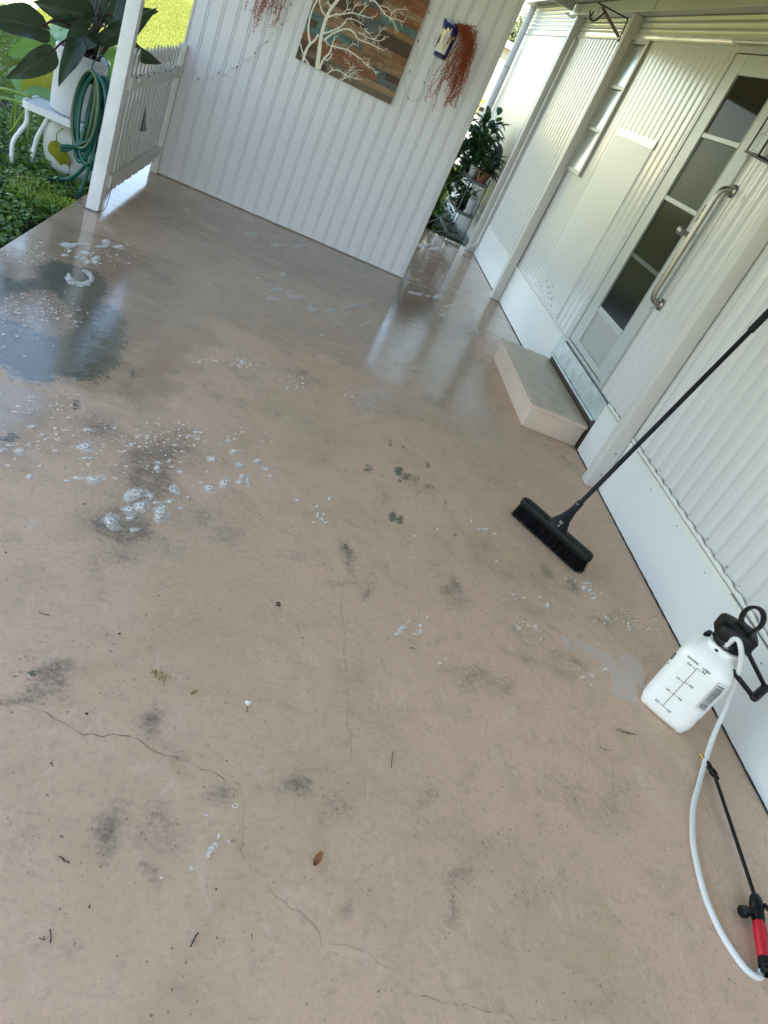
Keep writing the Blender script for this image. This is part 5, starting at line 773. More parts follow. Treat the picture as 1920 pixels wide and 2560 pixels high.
# --- grab rail
gr = thing('grab_rail', (2.12,4.24,1.33), 'long brushed steel grab rail bent at both ends beside the door', 'rail')
pth = bez([(2.188,4.235,1.675),(2.155,4.236,1.672),(2.133,4.238,1.655),(2.122,4.24,1.62)], 5)[:-1] + [(2.122,4.24,1.62),(2.122,4.242,1.3),(2.122,4.244,1.045)] + bez([(2.122,4.244,1.045),(2.133,4.244,1.012),(2.155,4.244,.998),(2.188,4.244,.995)], 5)[1:]
mb = MB(); mb.tube(pth, .0165, 16, cap=False); mb.build('bar', 'steel', gr, True)
for zz in (1.675, .995): MB().lathe([(.017,.010),(.030,.008),(.036,0)], (2.1895, 4.24, zz), 20, axis=(-1,0,0)).build('flange', 'steel', gr, True)
rebase(gr)
# --- wall lantern
ln = thing('wall_lantern', (2.11,4.01,1.85), 'black framed glass wall lantern cut by the right edge', 'lamp')
x0, x1, y0, y1, z0, z1 = 2.05, 2.17, 3.945, 4.085, 1.858, 2.085
fr = MB()
for xx in (x0, x1-.008):
    for yy in (y0, y1-.008): fr.box(xx, xx+.008, yy, yy+.008, z0, z1)
for zz in (z0-.012, z1): fr.box(x0-.003, x1+.003, y0-.003, y1+.003, zz, zz+.012 if zz > 2 else z0-.0005)
fr.add([(x0-.01,y0-.01,z1+.012),(x1+.01,y0-.01,z1+.012),(x1+.01,y1+.01,z1+.012),(x0-.01,y1+.01,z1+.012),((x0+x1)/2,(y0+y1)/2,z1+.07)], [(0,1,4),(1,2,4),(2,3,4),(3,0,4),(3,2,1,0)])
fr.build('frame', 'lampblk', ln)
g = MB(); g.box(x0+.003, x0+.005, y0+.0085, y1-.0085, z0, z1); g.box(x0+.0085, x1-.0085, y0+.003, y0+.005, z0, z1); g.box(x0+.0085, x1-.0085, y1-.005, y1-.003, z0, z1); g.build('glass_pane', 'lampglass', ln)
MB().box(2.171, 2.19, 3.97, 4.06, 1.90, 2.09, 0, .004).build('back_plate', 'lampblk', ln)
MB().lathe([(.012,0),(.012,.05),(.022,.07),(.026,.10),(.02,.13),(0,.145)], (2.11,4.015,1.86), 14).build('bulb', 'bulb', ln, True)
rebase(ln)
# --- iron bracket on the middle post
bk = thing('plant_bracket', (2.09,7.17,2.4), 'black iron plant bracket with forked hook on the middle post', 'bracket')
mb = MB(); mb.tube([Vector(p)+Vector((0,-.003,0)) for p in BRK['top']], .006, 6); mb.tube([Vector(p)+Vector((0,-.003,0)) for p in BRK['down']], .006, 6); mb.build('frame', 'ironblk', bk, True)
a, b_ = [Vector(p) for p in BRK['arm']]; d = (b_-a).normalized(); MB().obox((a+b_)/2, d, d.cross(Vector((0,1,0))), (0,1,0), (b_-a).length/2, .012, .003).build('flat_arm', 'rustflat', bk)
mb = MB(); mb.tube(bez(BRK['hook'], 5), .008, 6); mb.tube(BRK['f1'], [.007,.007,.004], 6); mb.tube(BRK['f2'], [.007,.006,.004], 6); mb.build('hook', 'ironblk', bk, True)
rebase(bk)
# --- concrete step
stp = thing('entry_step', (1.98,4.73,0), 'pink painted concrete step below the door with worn greyish top', 'step')
mb = MB(); mb.box(1.788, 2.186, 4.165, 5.315, .0015, .137, 0, .006); mb.build('riser', 'step', stp, True, 40)
mb = MB(); mb.box(1.766, 2.187, 4.142, 5.338, .1375, .1665, 0, .012); o = mb.build('tread', 'step', stp, True, 40)
mb = MB(); mb.box(1.785, 2.185, 4.162, 5.32, .1605, .1685, 0, .002); mb.build('tread_top', 'steptop', stp)
rebase(stp)

# =================================================================== PUSH BROOM
br = thing('push_broom', (1.63,2.82,0), 'black push broom standing on the slab with its handle leaning on the wall', 'broom')
u = Vector((1.755-1.500, 2.66-2.965, 0)).normalized(); n_ = Vector((-u.y, u.x, 0)); ce = Vector((1.632, 2.818, 0)); HL = .225
mb = MB(); prof = []
nseg = 10; outline = [(HL*1.0, 0)]
outl = []
for k in range(nseg+1): t = -PI/2+PI*k/nseg; outl.append((HL-.03+.03*math.cos(t), .03*math.sin(t)))
for k in range(nseg+1): t = PI/2+PI*k/nseg; outl.append((-HL+.03+.03*math.cos(t), .03*math.sin(t)))
vs = []; lv = ((.070,.92), (.073,1.0), (.096,1.0), (.104,.90), (.106,.70)); K = len(outl)
for z, s_ in lv:
    for a, c in outl: vs.append(ce+u*(a*(1-(1-s_)*.15))+n_*(c*s_)+Vector((0,0,z)))
fs = [(i*K+k, i*K+(k+1) % K, (i+1)*K+(k+1) % K, (i+1)*K+k) for i in range(len(lv)-1) for k in range(K)] + [tuple(reversed(range(K))), tuple((len(lv)-1)*K+k for k in range(K))]
mb.add(vs, fs); mb.build('block', 'blockp', br, True, 40)
mb = MB()
for i in range(150):
    for j in range(11):
        a = -HL+.012+(2*HL-.024)*i/149+random.gauss(0,.0015); c = -.024+.048*j/10
        if abs(a) > HL-.02 and abs(c) > .018: continue
        b0 = ce+u*a+n_*c+Vector((0,0,.072)); fa = a*.05; fc = c*.55-.004
        for q in range(2):
            b1 = ce+u*(a+fa+random.gauss(0,.003))+n_*(c+fc+random.gauss(0,.004))+Vector((0,0,.0025+random.random()*.006))
            w_ = u*.0009 if q else n_*.0009; mb.add([b0-w_*1.6, b0+w_*1.6, b1+w_, b1-w_], [(0,1,2,3)])
mb.build('bristles', 'bristle', br)
hd = (Vector((2.07,3.125,1.22))-Vector((1.645,2.83,.13))).normalized(); h0 = Vector((1.645,2.83,.13))
mb = MB()                                   # flared bracket block to handle
secs = [(Vector((1.632,2.818,.100)), .060, .032), (Vector((1.634,2.820,.112)), .052, .030), (h0+hd*.02, .030, .022), (h0+hd*.07, .019, .017), (h0+hd*.125, .0165, .0165)]
vs = []
for c, ru, rn in secs:
    side = hd.cross(u).normalized()
    if c.z < .12: side = n_
    for k in range(16):
        t = 2*PI*k/16; vs.append(c+u*ru*math.cos(t)+side*rn*math.sin(t))
mb.add(vs, [(i*16+k, i*16+(k+1) % 16, (i+1)*16+(k+1) % 16, (i+1)*16+k) for i in range(4) for k in range(16)]+[tuple(64+k for k in range(16))]); mb.build('socket', 'black', br, True, 60)
for c in (h0+hd*.105-hd.cross(u).normalized()*.017, Vector((1.622,2.795,.118))): MB().lathe([(0,.005),(.004,.004),(.0055,0)], c, 10, axis=(c-(h0+hd*.1)) if c.z > .2 else (-.3,-.5,.8)).build('screw', 'alum', br, True)
m2 = MB(); m2.tube([(1.622,2.793,.12),(1.618,2.786,.140)], .0025, 6); m2.obox((1.617,2.785,.145), u, n_, (0,0,1), .009, .002, .006); m2.build('wing_nut', 'alum', br)
mb = MB(); mb.tube([h0+hd*.12, h0+hd*1.19], .0115, 12); mb.build('handle', 'black', br, True, 60)
gp = [h0+hd*(1.185+.01*k) for k in range(26)]
mb = MB(); mb.tube(gp, [.0155+.0012*(k % 2) for k in range(26)], 12); mb.build('grip', mat('foam_grip', (.010,.010,.012), .85, var=.3, vscale=90, bumps=.6, bscale=220), br, True)
rebase(br)

# =================================================================== PUMP SPRAYER
TC = Vector((1.928, 1.884, 0)); E1 = Vector((.722,-.692,0)); E2 = Vector((-.692,-.722,0))
def TL(e, f, z): return TC+E1*e+E2*f+Vector((0,0,z))
ps = thing('pump_sprayer', tuple(TC), 'milky white pump sprayer with black pump head and white braided hose', 'sprayer')
rot = math.atan2(E1.y, E1.x)
mb = MB(); mb.lathe([(0,.012),(.07,.012),(.086,.004),(.096,.006),(.103,.022),(.106,.05),(.104,.075),(.106,.10),(.106,.255),(.103,.282),(.095,.302),(.080,.322),(.062,.336),(.050,.342),(.050,.350),(.056,.353),(.056,.362),(.046,.364)], TC, 64, power=4.5, rot=rot)
tk = mb.build('tank', 'tank', ps, True, 70)
for e, f in ((-.07,.07),(.07,.07),(-.07,-.07),(.07,-.07)): MB().lathe([(0,-.0),(.018,.0),(.024,.006),(.026,.02)], TL(e, f, .002), 14).build('foot', 'tank', tk, True)
# gauge marks as real thin ink on the front face
def faceq(mb, e0, e1, z0, z1, off=.1068): mb.add([TL(e0,off,z0), TL(e1,off,z0), TL(e1,off,z1), TL(e0,off,z1)], [(0,1,2,3)])
mk = MB(); gx = -.018; lw = .0009
faceq(mk, gx-lw, gx+lw, .058, .268)
for z in (.268, .196, .128, .060): faceq(mk, gx, gx+.016, z-lw, z+lw)
for z in (.262, .190, .126, .060): faceq(mk, gx-.017, gx, z-lw, z+lw)
mk.build('gauge_scale', 'ink', tk)
def text(s_, size, pos, ex, ez, name, m, parent, ext=.0002):
    cu = bpy.data.curves.new(name, 'FONT'); cu.body = s_; cu.size = size; cu.extrude = ext; cu.align_x = 'CENTER'; cu.align_y = 'CENTER'; cu.offset = .00022
    t = bpy.data.objects.new('t', cu); COL.objects.link(t); bpy.context.view_layer.update()
    me = bpy.data.meshes.new_from_object(t.evaluated_get(bpy.context.evaluated_depsgraph_get())); bpy.data.objects.remove(t)
    ex, ez = Vector(ex).normalized(), Vector(ez).normalized(); nz = ex.cross(ez)
    me.transform(Matrix(((ex.x, ez.x, nz.x, pos[0]), (ex.y, ez.y, nz.y, pos[1]), (ex.z, ez.z, nz.z, pos[2]), (0,0,0,1))))
    me.materials.clear(); me.materials.append(M[m]); o = bpy.data.objects.new(name, me); COL.objects.link(o); o.parent = parent; return o
for s_, e, z, sz in (('GALLONS', -.046, .283, .0085), ('LITERS', .010, .283, .0085), ('2.0', -.046, .262, .010), ('1.5', -.044, .190, .010), ('1.0', -.044, .126, .010), ('0.5', -.044, .060, .010), ('8.0', .008, .272, .010), ('6.0', .008, .197, .010), ('4.0', .008, .128, .010), ('2.0', .008, .060, .010)):
    text(s_, sz*1.2, TL(e, .1071, z), E1, (0,0,1), 'marking', 'ink', tk)
# barcode label wrapping the right shoulder of the front face
def surf(e, r=.1066): return (max(0, 1-(abs(e)/r)**4.5))**(1/4.5)*r
lb = MB(); rr = random.Random(3); z = .150
def band(z0_, z1_, e0, e1, n=5):
    for q in range(n):
        a, b_ = e0+(e1-e0)*q/n, e0+(e1-e0)*(q+1)/n
        lb.add([TL(a, surf(a)+.0006, z0_), TL(b_, surf(b_)+.0006, z0_), TL(b_, surf(b_)+.0006, z1_), TL(a, surf(a)+.0006, z1_)], [(0,1,2,3)])
while z < .268:
    w_ = rr.choice((.0010,.0016,.0026)); band(z, z+w_, .068, .090+.006*rr.random()); z += w_+rr.choice((.0010,.0016,.0022))
for zz in (.143,.276): band(zz, zz+.0012, .064, .099)
band(.143, .277, .0635, .0647, 1); lb.build('label_print', 'ink', tk)
m_ = MB(); m_.tube([TL(-surf(f_)-.0004, f_, z_) for f_, z_ in [(.066+.011*math.cos(t), .228+.015*math.sin(t)) for t in [2*PI*k/20 for k in range(20)]]], .0018, 5, closed=True); m_.tube([TL(-surf(.085)-.0004,.085,.200), TL(-surf(.070)-.0004,.070,.190)], .0012, 5); m_.build('emblem', 'ink', tk)
MB().lathe([(0,.028),(.010,.028),(.013,.022),(.010,.016),(.016,.014),(.017,.006),(.014,0)], TL(-.062,-.030,.325), 12, axis=(-.1,.0,1)).build('relief_valve', 'black', ps, True, 40)
ph = MB(); ph.lathe([(.047,.362),(.052,.366),(.053,.385),(.049,.392),(.049,.394)], TC, 24, power=3.0, rot=rot+.4)
ph.lathe([(.0,.392),(.064,.392),(.071,.398),(.072,.440),(.064,.450),(.045,.454),(.0,.455)], TC+Vector((0,0,0)), 32, power=5, rot=rot+.35, sx=1.0, sy=.80)
for k in range(8):
    t = 2*PI*k/8+.2; ph.obox(TC+Vector((.052*math.cos(t), .052*math.sin(t), .378)), (math.cos(t), math.sin(t), 0), (-math.sin(t), math.cos(t), 0), (0,0,1), .004, .005, .012)
ph.build('pump_head', 'black', ps, True, 40)
pm = MB(); rc = TC+Vector((.012,.0,.497)); ra = (E1*.9+E2*.45).normalized()
arc = [rc+ra*.038*math.cos(t)+Vector((0,0,.046*math.sin(t))) for t in np.linspace(-.95, PI+.95, 22)]
for i, (a, b_) in enumerate(zip(arc[:-1], arc[1:])):
    d = (b_-a); nn2 = ra.cross(Vector((0,0,1))); pm.obox((a+b_)/2, d.normalized(), nn2, d.normalized().cross(nn2), d.length*.56, .011, .0055, 0, .002)
pm.obox(TC+Vector((.012,0,.456)), ra, ra.cross(Vector((0,0,1))), (0,0,1), .030, .013, .010, 0, .004)
pm.build('plunger_ring', 'black', ps, True, 40)
hn = MB()                                    # swing handle, folded to the right
PA = Vector((1.893,1.862,.340)); PB = Vector((2.005,1.86,.375)); GA = Vector((2.022,1.722,.292)); GB = Vector((2.112,1.795,.297))
for a, b_ in ((PA, GA), (PB, GB)):
    d = (b_-a).normalized(); side = d.cross(Vector((0,0,1))).normalized(); hn.obox((a+b_)/2, d, side, d.cross(side), (b_-a).length/2, .009, .007, 0, .003)
for a in (PA, PB, GA, GB): hn.lathe([(0,.011),(.010,.010),(.013,.004),(.013,-.008),(0,-.008)], a, 14, axis=(0,0,1))
d = (GB-GA).normalized(); gpts = [GA+d*((GB-GA).length*k/16) for k in range(17)]; hn.tube(gpts, [.014+.0022*(k % 2) for k in range(17)], 12); hn.build('carry_handle', 'black', ps, True, 40)
MB().lathe([(0,.003),(.006,.003),(.007,0)], PA+Vector((0,0,.011)), 12).build('pivot_screw', 'alum', ps, True)
hp = [(1.899,1.849,.372),(1.893,1.842,.402),(1.889,1.834,.425),(1.896,1.822,.433),(1.908,1.808,.420),(1.930,1.797,.390),(1.955,1.791,.345),(1.985,1.792,.285),(2.015,1.795,.215),(2.035,1.780,.145),(2.022,1.735,.080),(1.992,1.668,.032),(1.945,1.592,.014),(1.912,1.543,.011)]+[(x, y, .0105) for x, y in [(1.842,1.446),(1.795,1.36),(1.761,1.282),(1.738,1.197),(1.723,1.116),(1.722,1.045),(1.733,.984),(1.758,.927),(1.785,.907),(1.806,.909),(1.817,.925)]]
mb = MB(); mb.tube(bez(hp, 8), .0095, 14); mb.build('hose', 'braid', ps, True)
mb = MB()
for z0_, r_ in ((.366,.0125), (.378,.0115)): mb.tube([Vector((1.898,1.847,z0_))+Vector((math.cos(t)*r_, math.sin(t)*r_, 0)) for t in [2*PI*k/16 for k in range(16)]], .003, 6, closed=True)
mb.build('hose_clamp', 'alum', ps, True)
# wand lying on the slab
def W3(x, y, z=.022): return Vector((x, y, z))
wd0, wd1 = W3(1.989,1.588), W3(1.901,1.134,.030)
mb = MB(); mb.tube([wd0, wd1], .0062, 12); wnd = mb.build('wand', 'black', ps, True, 60)
wdn = (wd0-wd1).normalized(); nzd = (W3(1.968,1.668)-wd0).normalized()
MB().lathe([(.008,0),(.008,.012),(.0125,.016),(.0125,.034),(.010,.036),(.010,.05),(.012,.054),(.0115,.066),(.007,.070),(.006,.078)], wd0-nzd*.02, 12, axis=nzd).build('nozzle', 'black', wnd, True, 40)
m_ = MB(); m_.tube([wd0+nzd*t for t in (.055,.062,.078,.088,.090)], [.0055,.0075,.007,.0045,.002], 12); m_.build('nozzle_tip', 'brass', wnd, True)
gd = (W3(1.817,.915,.028)-W3(1.897,1.115,.03)).normalized(); g0 = W3(1.899,1.128,.030)
MB().lathe([(.010,-.012),(.014,-.006),(.018,.004),(.020,.02),(.020,.038),(.017,.044),(.0165,.05),(.019,.053),(.0165,.057),(.019,.061),(.0165,.065),(.019,.069),(.0165,.073),(.018,.078),(.018,.084)], g0, 12, axis=gd).build('valve_body', 'black', wnd, True, 35)
m_ = MB(); sd_ = Vector((-.93,-.1,-.12)).normalized(); m_.lathe([(.013,0),(.014,.018),(.013,.036),(.017,.040),(.018,.055),(.013,.060),(0,.060)], g0+gd*.045, 8, axis=sd_); m_.build('filter_cap', 'black', wnd, True, 35)
gripp = [g0+gd*(.084+.012*k) for k in range(10)]
m_ = MB(); m_.tube(gripp, [.0175,.0185,.019,.019,.0185,.0185,.018,.018,.0175,.016], 14); m_.build('grip', 'red', wnd, True, 50)
MB().lathe([(.016,0),(.018,.004),(.018,.026),(.014,.030),(.014,.038),(.009,.042),(.009,.05)], gripp[-1], 12, axis=gd).build('hose_nut', 'black', wnd, True, 35)
lvp = bez([g0+gd*.03+Vector((.018,.004,.014)), g0+gd*.06+Vector((.036,-.004,.022)), g0+gd*.10+Vector((.044,-.010,.020)), g0+gd*.17+Vector((.040,-.016,.012))], 5)
m_ = MB(); m_.tube(lvp, .0065, 8); m_.build('trigger', 'black', wnd, True)
m_ = MB(); m_.tube([g0+gd*.035+Vector((.026,.002,.022)), g0+gd*.046+Vector((.032,.0,.026))], .005, 8); m_.build('lock_tab', 'red', wnd, True)
rebase(ps)

# =================================================================== WALL DECOR
art = thing('plank_artwork', (.06,6.49,1.19), 'reclaimed wood plank panel with painted white bare trees on the wall', 'wall art')
ax0, ax1, az0, az1 = -.323, .458, 1.190, 2.06
rr = random.Random(11); z = az0; row = 0
fixed = [(0,[(.30,1),(1,7)]),(1,[(.10,1),(.52,7),(1,2)]),(2,[(.18,6),(.78,0),(1,4)]),(3,[(.55,0),(.72,5),(.86,4),(1,1)]),(4,[(.30,3),(.75,5),(1,2)]),(5,[(.10,1),(.44,3),(.56,4),(1,5)]),(6,[(.14,3),(.5,2),(.85,2),(1,0)]),(7,[(.22,5),(.58,2),(1,1)]),(8,[(.28,2),(.52,6),(.66,4),(1,1)]),(9,[(.4,6),(.7,4),(1,5)]),(10,[(.35,1),(.62,0),(1,3)]),(11,[(.30,2),(.58,4),(1,0)]),(12,[(.4,7),(.6,1),(1,2)]),(13,[(.36,6),(.60,3),(1,0)]),(14,[(.5,2),(.8,7),(1,0)])]
hrow = .0465
while z < az1-.01:
    cuts = fixed[row][1] if row < len(fixed) else [(rr.uniform(.2,.4), rr.randrange(8)), (rr.uniform(.5,.8), rr.randrange(8)), (1, rr.randrange(8))]
    xa = ax0
    for fx, ci in cuts:
        xb = ax0+(ax1-ax0)*fx; d = rr.uniform(0,.003)
        MB().box(xa+.0004, xb-.0004, 6.470-d, 6.494, z+.0006, z+hrow-.0006).build('plank', PL[ci], art); xa = xb
    z += hrow; row += 1
zt = z
MB().box(ax0+.01, ax1-.01, 6.4942, 6.4995, az0+.01, zt-.01).build('backing', PL[1], art)
tm = MB()
def ribbon(pts, w0, w1, off=0.0):
    P = [Vector((p[0], 6.4655+off, p[1])) for p in pts]; P = bez(P, 5) if len(P) > 2 else P; n = len(P); vs = []
    for i, p in enumerate(P):
        d = P[min(i+1, n-1)]-P[max(i-1, 0)]; nn = Vector((-d.z, 0, d.x)).normalized(); w_ = (w0+(w1-w0)*i/(n-1))*random.uniform(.85,1.12)
        for s_ in (1, -1):
            q = p+nn*w_*s_; q.x = min(max(q.x, ax0), ax1); q.z = max(q.z, az0); vs.append(q)
    o = len(vs); tm.add(vs+[v+Vector((0,.004,0)) for v in vs], [(2*i, 2*i+1, 2*i+3, 2*i+2) for i in range(n-1)]+[(2*i, 2*i+2, 2*i+2+o, 2*i+o) for i in range(n-1)]+[(2*i+1, 2*i+1+o, 2*i+3+o, 2*i+3) for i in range(n-1)])
k_ = 0
for pts, a, b_ in ARTTREE:
    ribbon(pts, a/2*1.5, b_/2*1.5, -.0002*k_); k_ += 1
    if b_ <= .004:                              # twigs off the finer branches
        for i in range(1, len(pts)):
            for q in range(2):
                t = rr.random(); p = (pts[i-1][0]*(1-t)+pts[i][0]*t, pts[i-1][1]*(1-t)+pts[i][1]*t)
                an = math.atan2(pts[i][1]-pts[i-1][1], pts[i][0]-pts[i-1][0])+rr.choice((-1,1))*rr.uniform(.5,1.0); L = rr.uniform(.02,.045)
                m1 = (p[0]+L*.5*math.cos(an), p[1]+L*.5*math.sin(an)); an2 = an+rr.uniform(-.5,.5); e1 = (m1[0]+L*.6*math.cos(an2), m1[1]+L*.6*math.sin(an2))
                ribbon([p, m1, e1], .0013, .0008, -.0002*(k_ % 5)-.006)
                ribbon([m1, (m1[0]+L*.4*math.cos(an+.8), m1[1]+L*.4*math.sin(an+.8))], .0011, .0007, -.0066)
tm.build('painted_tree', 'arttree', art); rebase(art)

def planter(cx, zt, label, mk='lred', glaze=True, nst=84, dx=0.0):
    t = thing('wall_planter', (cx, 6.499, zt-.25), label, 'planter', 'glazed wall planters with red foliage')
    H = .245
    prof = [(.0,0),(.040,.0),(.052,.006),(.054,.03),(.056,.034),(.060,.10),(.064,.18),(.066,.205),(.070,.208),(.074,.235),(.073,.245),(.066,.245),(.060,.20)]
    m_ = MB(); m_.lathe(prof, (cx, 6.499, zt-H), 28, a0=PI, a1=2*PI); body = m_.build('pot', mats_pot, t, True, 50)
    band_lo, band_hi = .045, .17
    me = body.data
    for p in me.polygons:
        z_ = p.center.z-(zt-H); ang_ = math.atan2(p.center.y-6.499, p.center.x-cx); p.material_index = 1 if (z_ < .045 or z_ > .19 or ang_ > -1.15) else 0
    # hand-painted swirl petals
    for k, (a, zc, mi, L) in enumerate([(-2.55,.10,3,.05),(-2.3,.07,3,.045),(-2.75,.15,3,.04),(-2.05,.12,1,.05),(-1.8,.08,1,.055),(-1.75,.15,1,.045),(-1.45,.11,3,.045),(-2.2,.165,3,.035),(-1.35,.16,1,.04),(-2.9,.08,1,.04),(-1.05,.09,1,.05),(-1.2,.13,3,.04)]):
        vs = []; n = 10
        for i in range(n+1):
            s_ = i/n; aa = a+.45*s_; zz = zt-H+zc+1.3*L*math.sin(s_*2.6)-.02; w_ = (.034 if mi == 1 else .013)*math.sin(PI*min(1,s_+.08))**.6
            for q in (-1, 1):
                r_ = .0628+.0000*k+(zz-(zt-H))*.028-.0028+.0012+k*.00006; z2 = zz+q*w_
                vs.append((cx+r_*math.cos(aa), 6.499+r_*math.sin(aa), z2))
        MB().add(vs, [(2*i, 2*i+1, 2*i+3, 2*i+2) for i in range(n)]).build('glaze_petal', [mats_pot[mi]], t)
    st = MB(); lf = MB(); rq = random.Random(int(cx*1000)+5)
    for k in range(nst):
        L = rq.uniform(.28, .62) if k % 3 else rq.uniform(.08,.22)
        p = Vector((cx+rq.uniform(.02,.09), 6.44+rq.uniform(-.03,.03), zt-.01)); v = Vector((rq.uniform(.1,.9), rq.uniform(-.5,.1), rq.uniform(.0,.9))).normalized()
        pts = [p.copy()]; n = int(L/.020); tx = cx+rq.uniform(.05,.235)
        for i in range(n):
            pull = (tx-p.x)*1.8+rq.gauss(0,.12)
            v = (v+Vector((pull+rq.gauss(0,.10), .02+rq.gauss(0,.07), -.36 if i < 8 else -.22))).normalized()
            p = p+v*.020
            if p.y > 6.488: p.y = 6.488
            if p.y < 6.33: p.y = 6.33
            pts.append(p.copy())
        st.tube(pts, [.0015]*len(pts), 4)
        for i, q in enumerate(pts[1:], 1):
            for _ in range(2 if i > 10 else 4):
                d = Vector((rq.gauss(0,1), rq.gauss(0,.8), rq.gauss(-.1,.8))).normalized(); l = rq.uniform(.010,.026); w_ = d.orthogonal().normalized()*.0030
                m1 = q+d*l*.5; e = q+d*l; lf.add([q, m1+w_, e, m1-w_], [(0,1,2,3)])
    fo = st.build('stems', 'stemred', t); lf.build('foliage', mk, t)
    rebase(t); return t
mats_pot = [mat('white_glaze', (.78,.78,.76), .18, var=.04, coat=.6), mat('cobalt_glaze', (.012,.018,.16), .14, var=.3, coat=.8), mat('dark_rim_line', (.03,.03,.06), .2, coat=.5), mat('yellow_glaze', (.70,.44,.03), .2, coat=.6)]
planter(.674, 1.862, 'blue, white and yellow glazed wall planter with trailing rust red foliage', 'lred')
planter(-.775, 1.78, 'wall planter left of the plank art, coral foliage tips hanging into view', 'lred2', nst=60)

# string lights
def string(path, name, label, every=.052, start=.02):
    t = thing(name, tuple(path[0]), label, 'string lights', 'strings of small clear lights')
    P = bez(path, 6); m_ = MB(); m_.tube(P, .0019, 5)
    P2 = [p+Vector((random.gauss(0,.002), -.001, random.gauss(0,.002))) for p in P]; m_.tube(P2, .0012, 5); m_.build('cord', 'clearwire', t, True)
    L = start; acc = 0; k = 0
    for a, b_ in zip(P[:-1], P[1:]):
        seg = (b_-a).length
        while acc+seg > L:
            q = a+(b_-a)*((L-acc)/seg); an = random.uniform(-1, 1) + (0 if k % 2 else PI); d = Vector((math.sin(an), -.25, math.cos(an))).normalized()
            s1 = MB(); s1.tube([q, q+d*.014], .0036, 6); so_ = s1.build('bulb_holder', 'socket' if k % 3 == 0 else 'clearwire', t, True)
            s2 = MB(); s2.tube([q+d*.014, q+d*.022, q+d*.032], [.0032,.0030,.0010], 6); s2.build('bulb', 'bulb', so_, True)
            L += every*random.uniform(.8,1.2); k += 1
        acc += seg
    bpy.context.view_layer.update()
    rebase(t)
fence_part = [(-1.082, y_, .805+.006*math.sin(y_*30)) for y_ in (5.05,5.2,5.4,5.6,5.8,6.0,6.2,6.38)]
string([Vector(p) for p in fence_part]+[Vector((p[0],6.488,p[2])) for p in STR1], 'string_lights', 'clear string lights from the fence rail up the wall to the artwork')
string([Vector((p[0],6.488,p[2])) for p in STR2], 'string_lights', 'clear string lights looped between the artwork and the blue planter', .07)

# =================================================================== LEFT GARDEN
def taro(mb, A, T, W, roll=0.0, fold=.25, droop=.18, heart=.28, seed=0):
    """heart-shaped leaf: attach point, tip, width; lobes run back past the attach point"""
    A, T = Vector(A), Vector(T); ax = T-A; L = ax.length; ax.normalize()
    viewn = (Vector((0,0,1.55))-A).normalized(); side = ax.cross(viewn).normalized(); nrm = side.cross(ax).normalized()
    q = Quaternion(ax, roll); side = q @ side; nrm = q @ nrm; rl = random.Random(seed)
    nU, nV = 14, 10; vs = []; uvs_ = []
    for i in range(nU+1):
        t = -heart+(1+heart)*i/nU
        s_ = (i/nU); w_ = W/2*(math.sin(PI*min(1, s_**.62*.995+.005))**.75)*1.05
        if t < 0: inner = min(w_*.98, W*.10+(-t)*W*.25)*0
        for j in range(nV+1):
            u_ = -1+2*j/nV; wav = .034*L*math.sin(11*s_+3*u_+seed)*abs(u_)**1.5
            p = A+ax*(t*L)+side*(u_*w_)+nrm*(-droop*L*t*abs(t)+fold*abs(u_)*w_*.55+wav)
            if t < 0 and abs(u_) < .25: p = p+ax*(-t*L)*(1-abs(u_)/.25)*.95     # notch
            vs.append(p); uvs_.append((j/nV, i/nU))
    fs = []; uv = []
    for i in range(nU):
        for j in range(nV):
            f = (i*(nV+1)+j, i*(nV+1)+j+1, (i+1)*(nV+1)+j+1, (i+1)*(nV+1)+j); fs.append(f); uv.append(tuple(uvs_[k] for k in f))
    mb.add(vs, fs, 0, uv)
# side table
tb = thing('side_table', (-1.56,5.62,-.07), 'small white metal side table with curved legs under the bucket', 'table')
tcx, tcy, tz, hw, hd_ = -1.54, 5.66, .352, .255, .27
def rrect(cx, cy, hx, hy, r, z, n=6):
    o = []
    for sx_, sy_, a0 in ((1,1,0),(-1,1,PI/2),(-1,-1,PI),(1,-1,3*PI/2)):
        for k in range(n+1):
            a = a0+PI/2*k/n; o.append((cx+sx_*(hx-r)+r*math.cos(a), cy+sy_*(hy-r)+r*math.sin(a), z))
    return o
m_ = MB(); r0 = rrect(tcx, tcy, hw, hd_, .06, tz); r1 = rrect(tcx, tcy, hw, hd_, .06, tz-.042); r2 = rrect(tcx, tcy, hw-.018, hd_-.018, .045, tz); r3 = rrect(tcx, tcy, hw-.018, hd_-.018, .045, tz-.042); n = len(r0)
m_.add(r0+r1+r2+r3, [(k, (k+1) % n, n+(k+1) % n, n+k) for k in range(n)]+[(k, 2*n+k, 2*n+(k+1) % n, (k+1) % n) for k in range(n)]+[(2*n+k, 3*n+k, 3*n+(k+1) % n, 2*n+(k+1) % n) for k in range(n)]+[(n+k, n+(k+1) % n, 3*n+(k+1) % n, 3*n+k) for k in range(n)])
m_.build('rim', 'table', tb, True, 50)
m_ = MB(); m_.add([(p[0], p[1], tz-.006) for p in r2], [tuple(range(n))]); m_.build('table_top', 'table', tb)
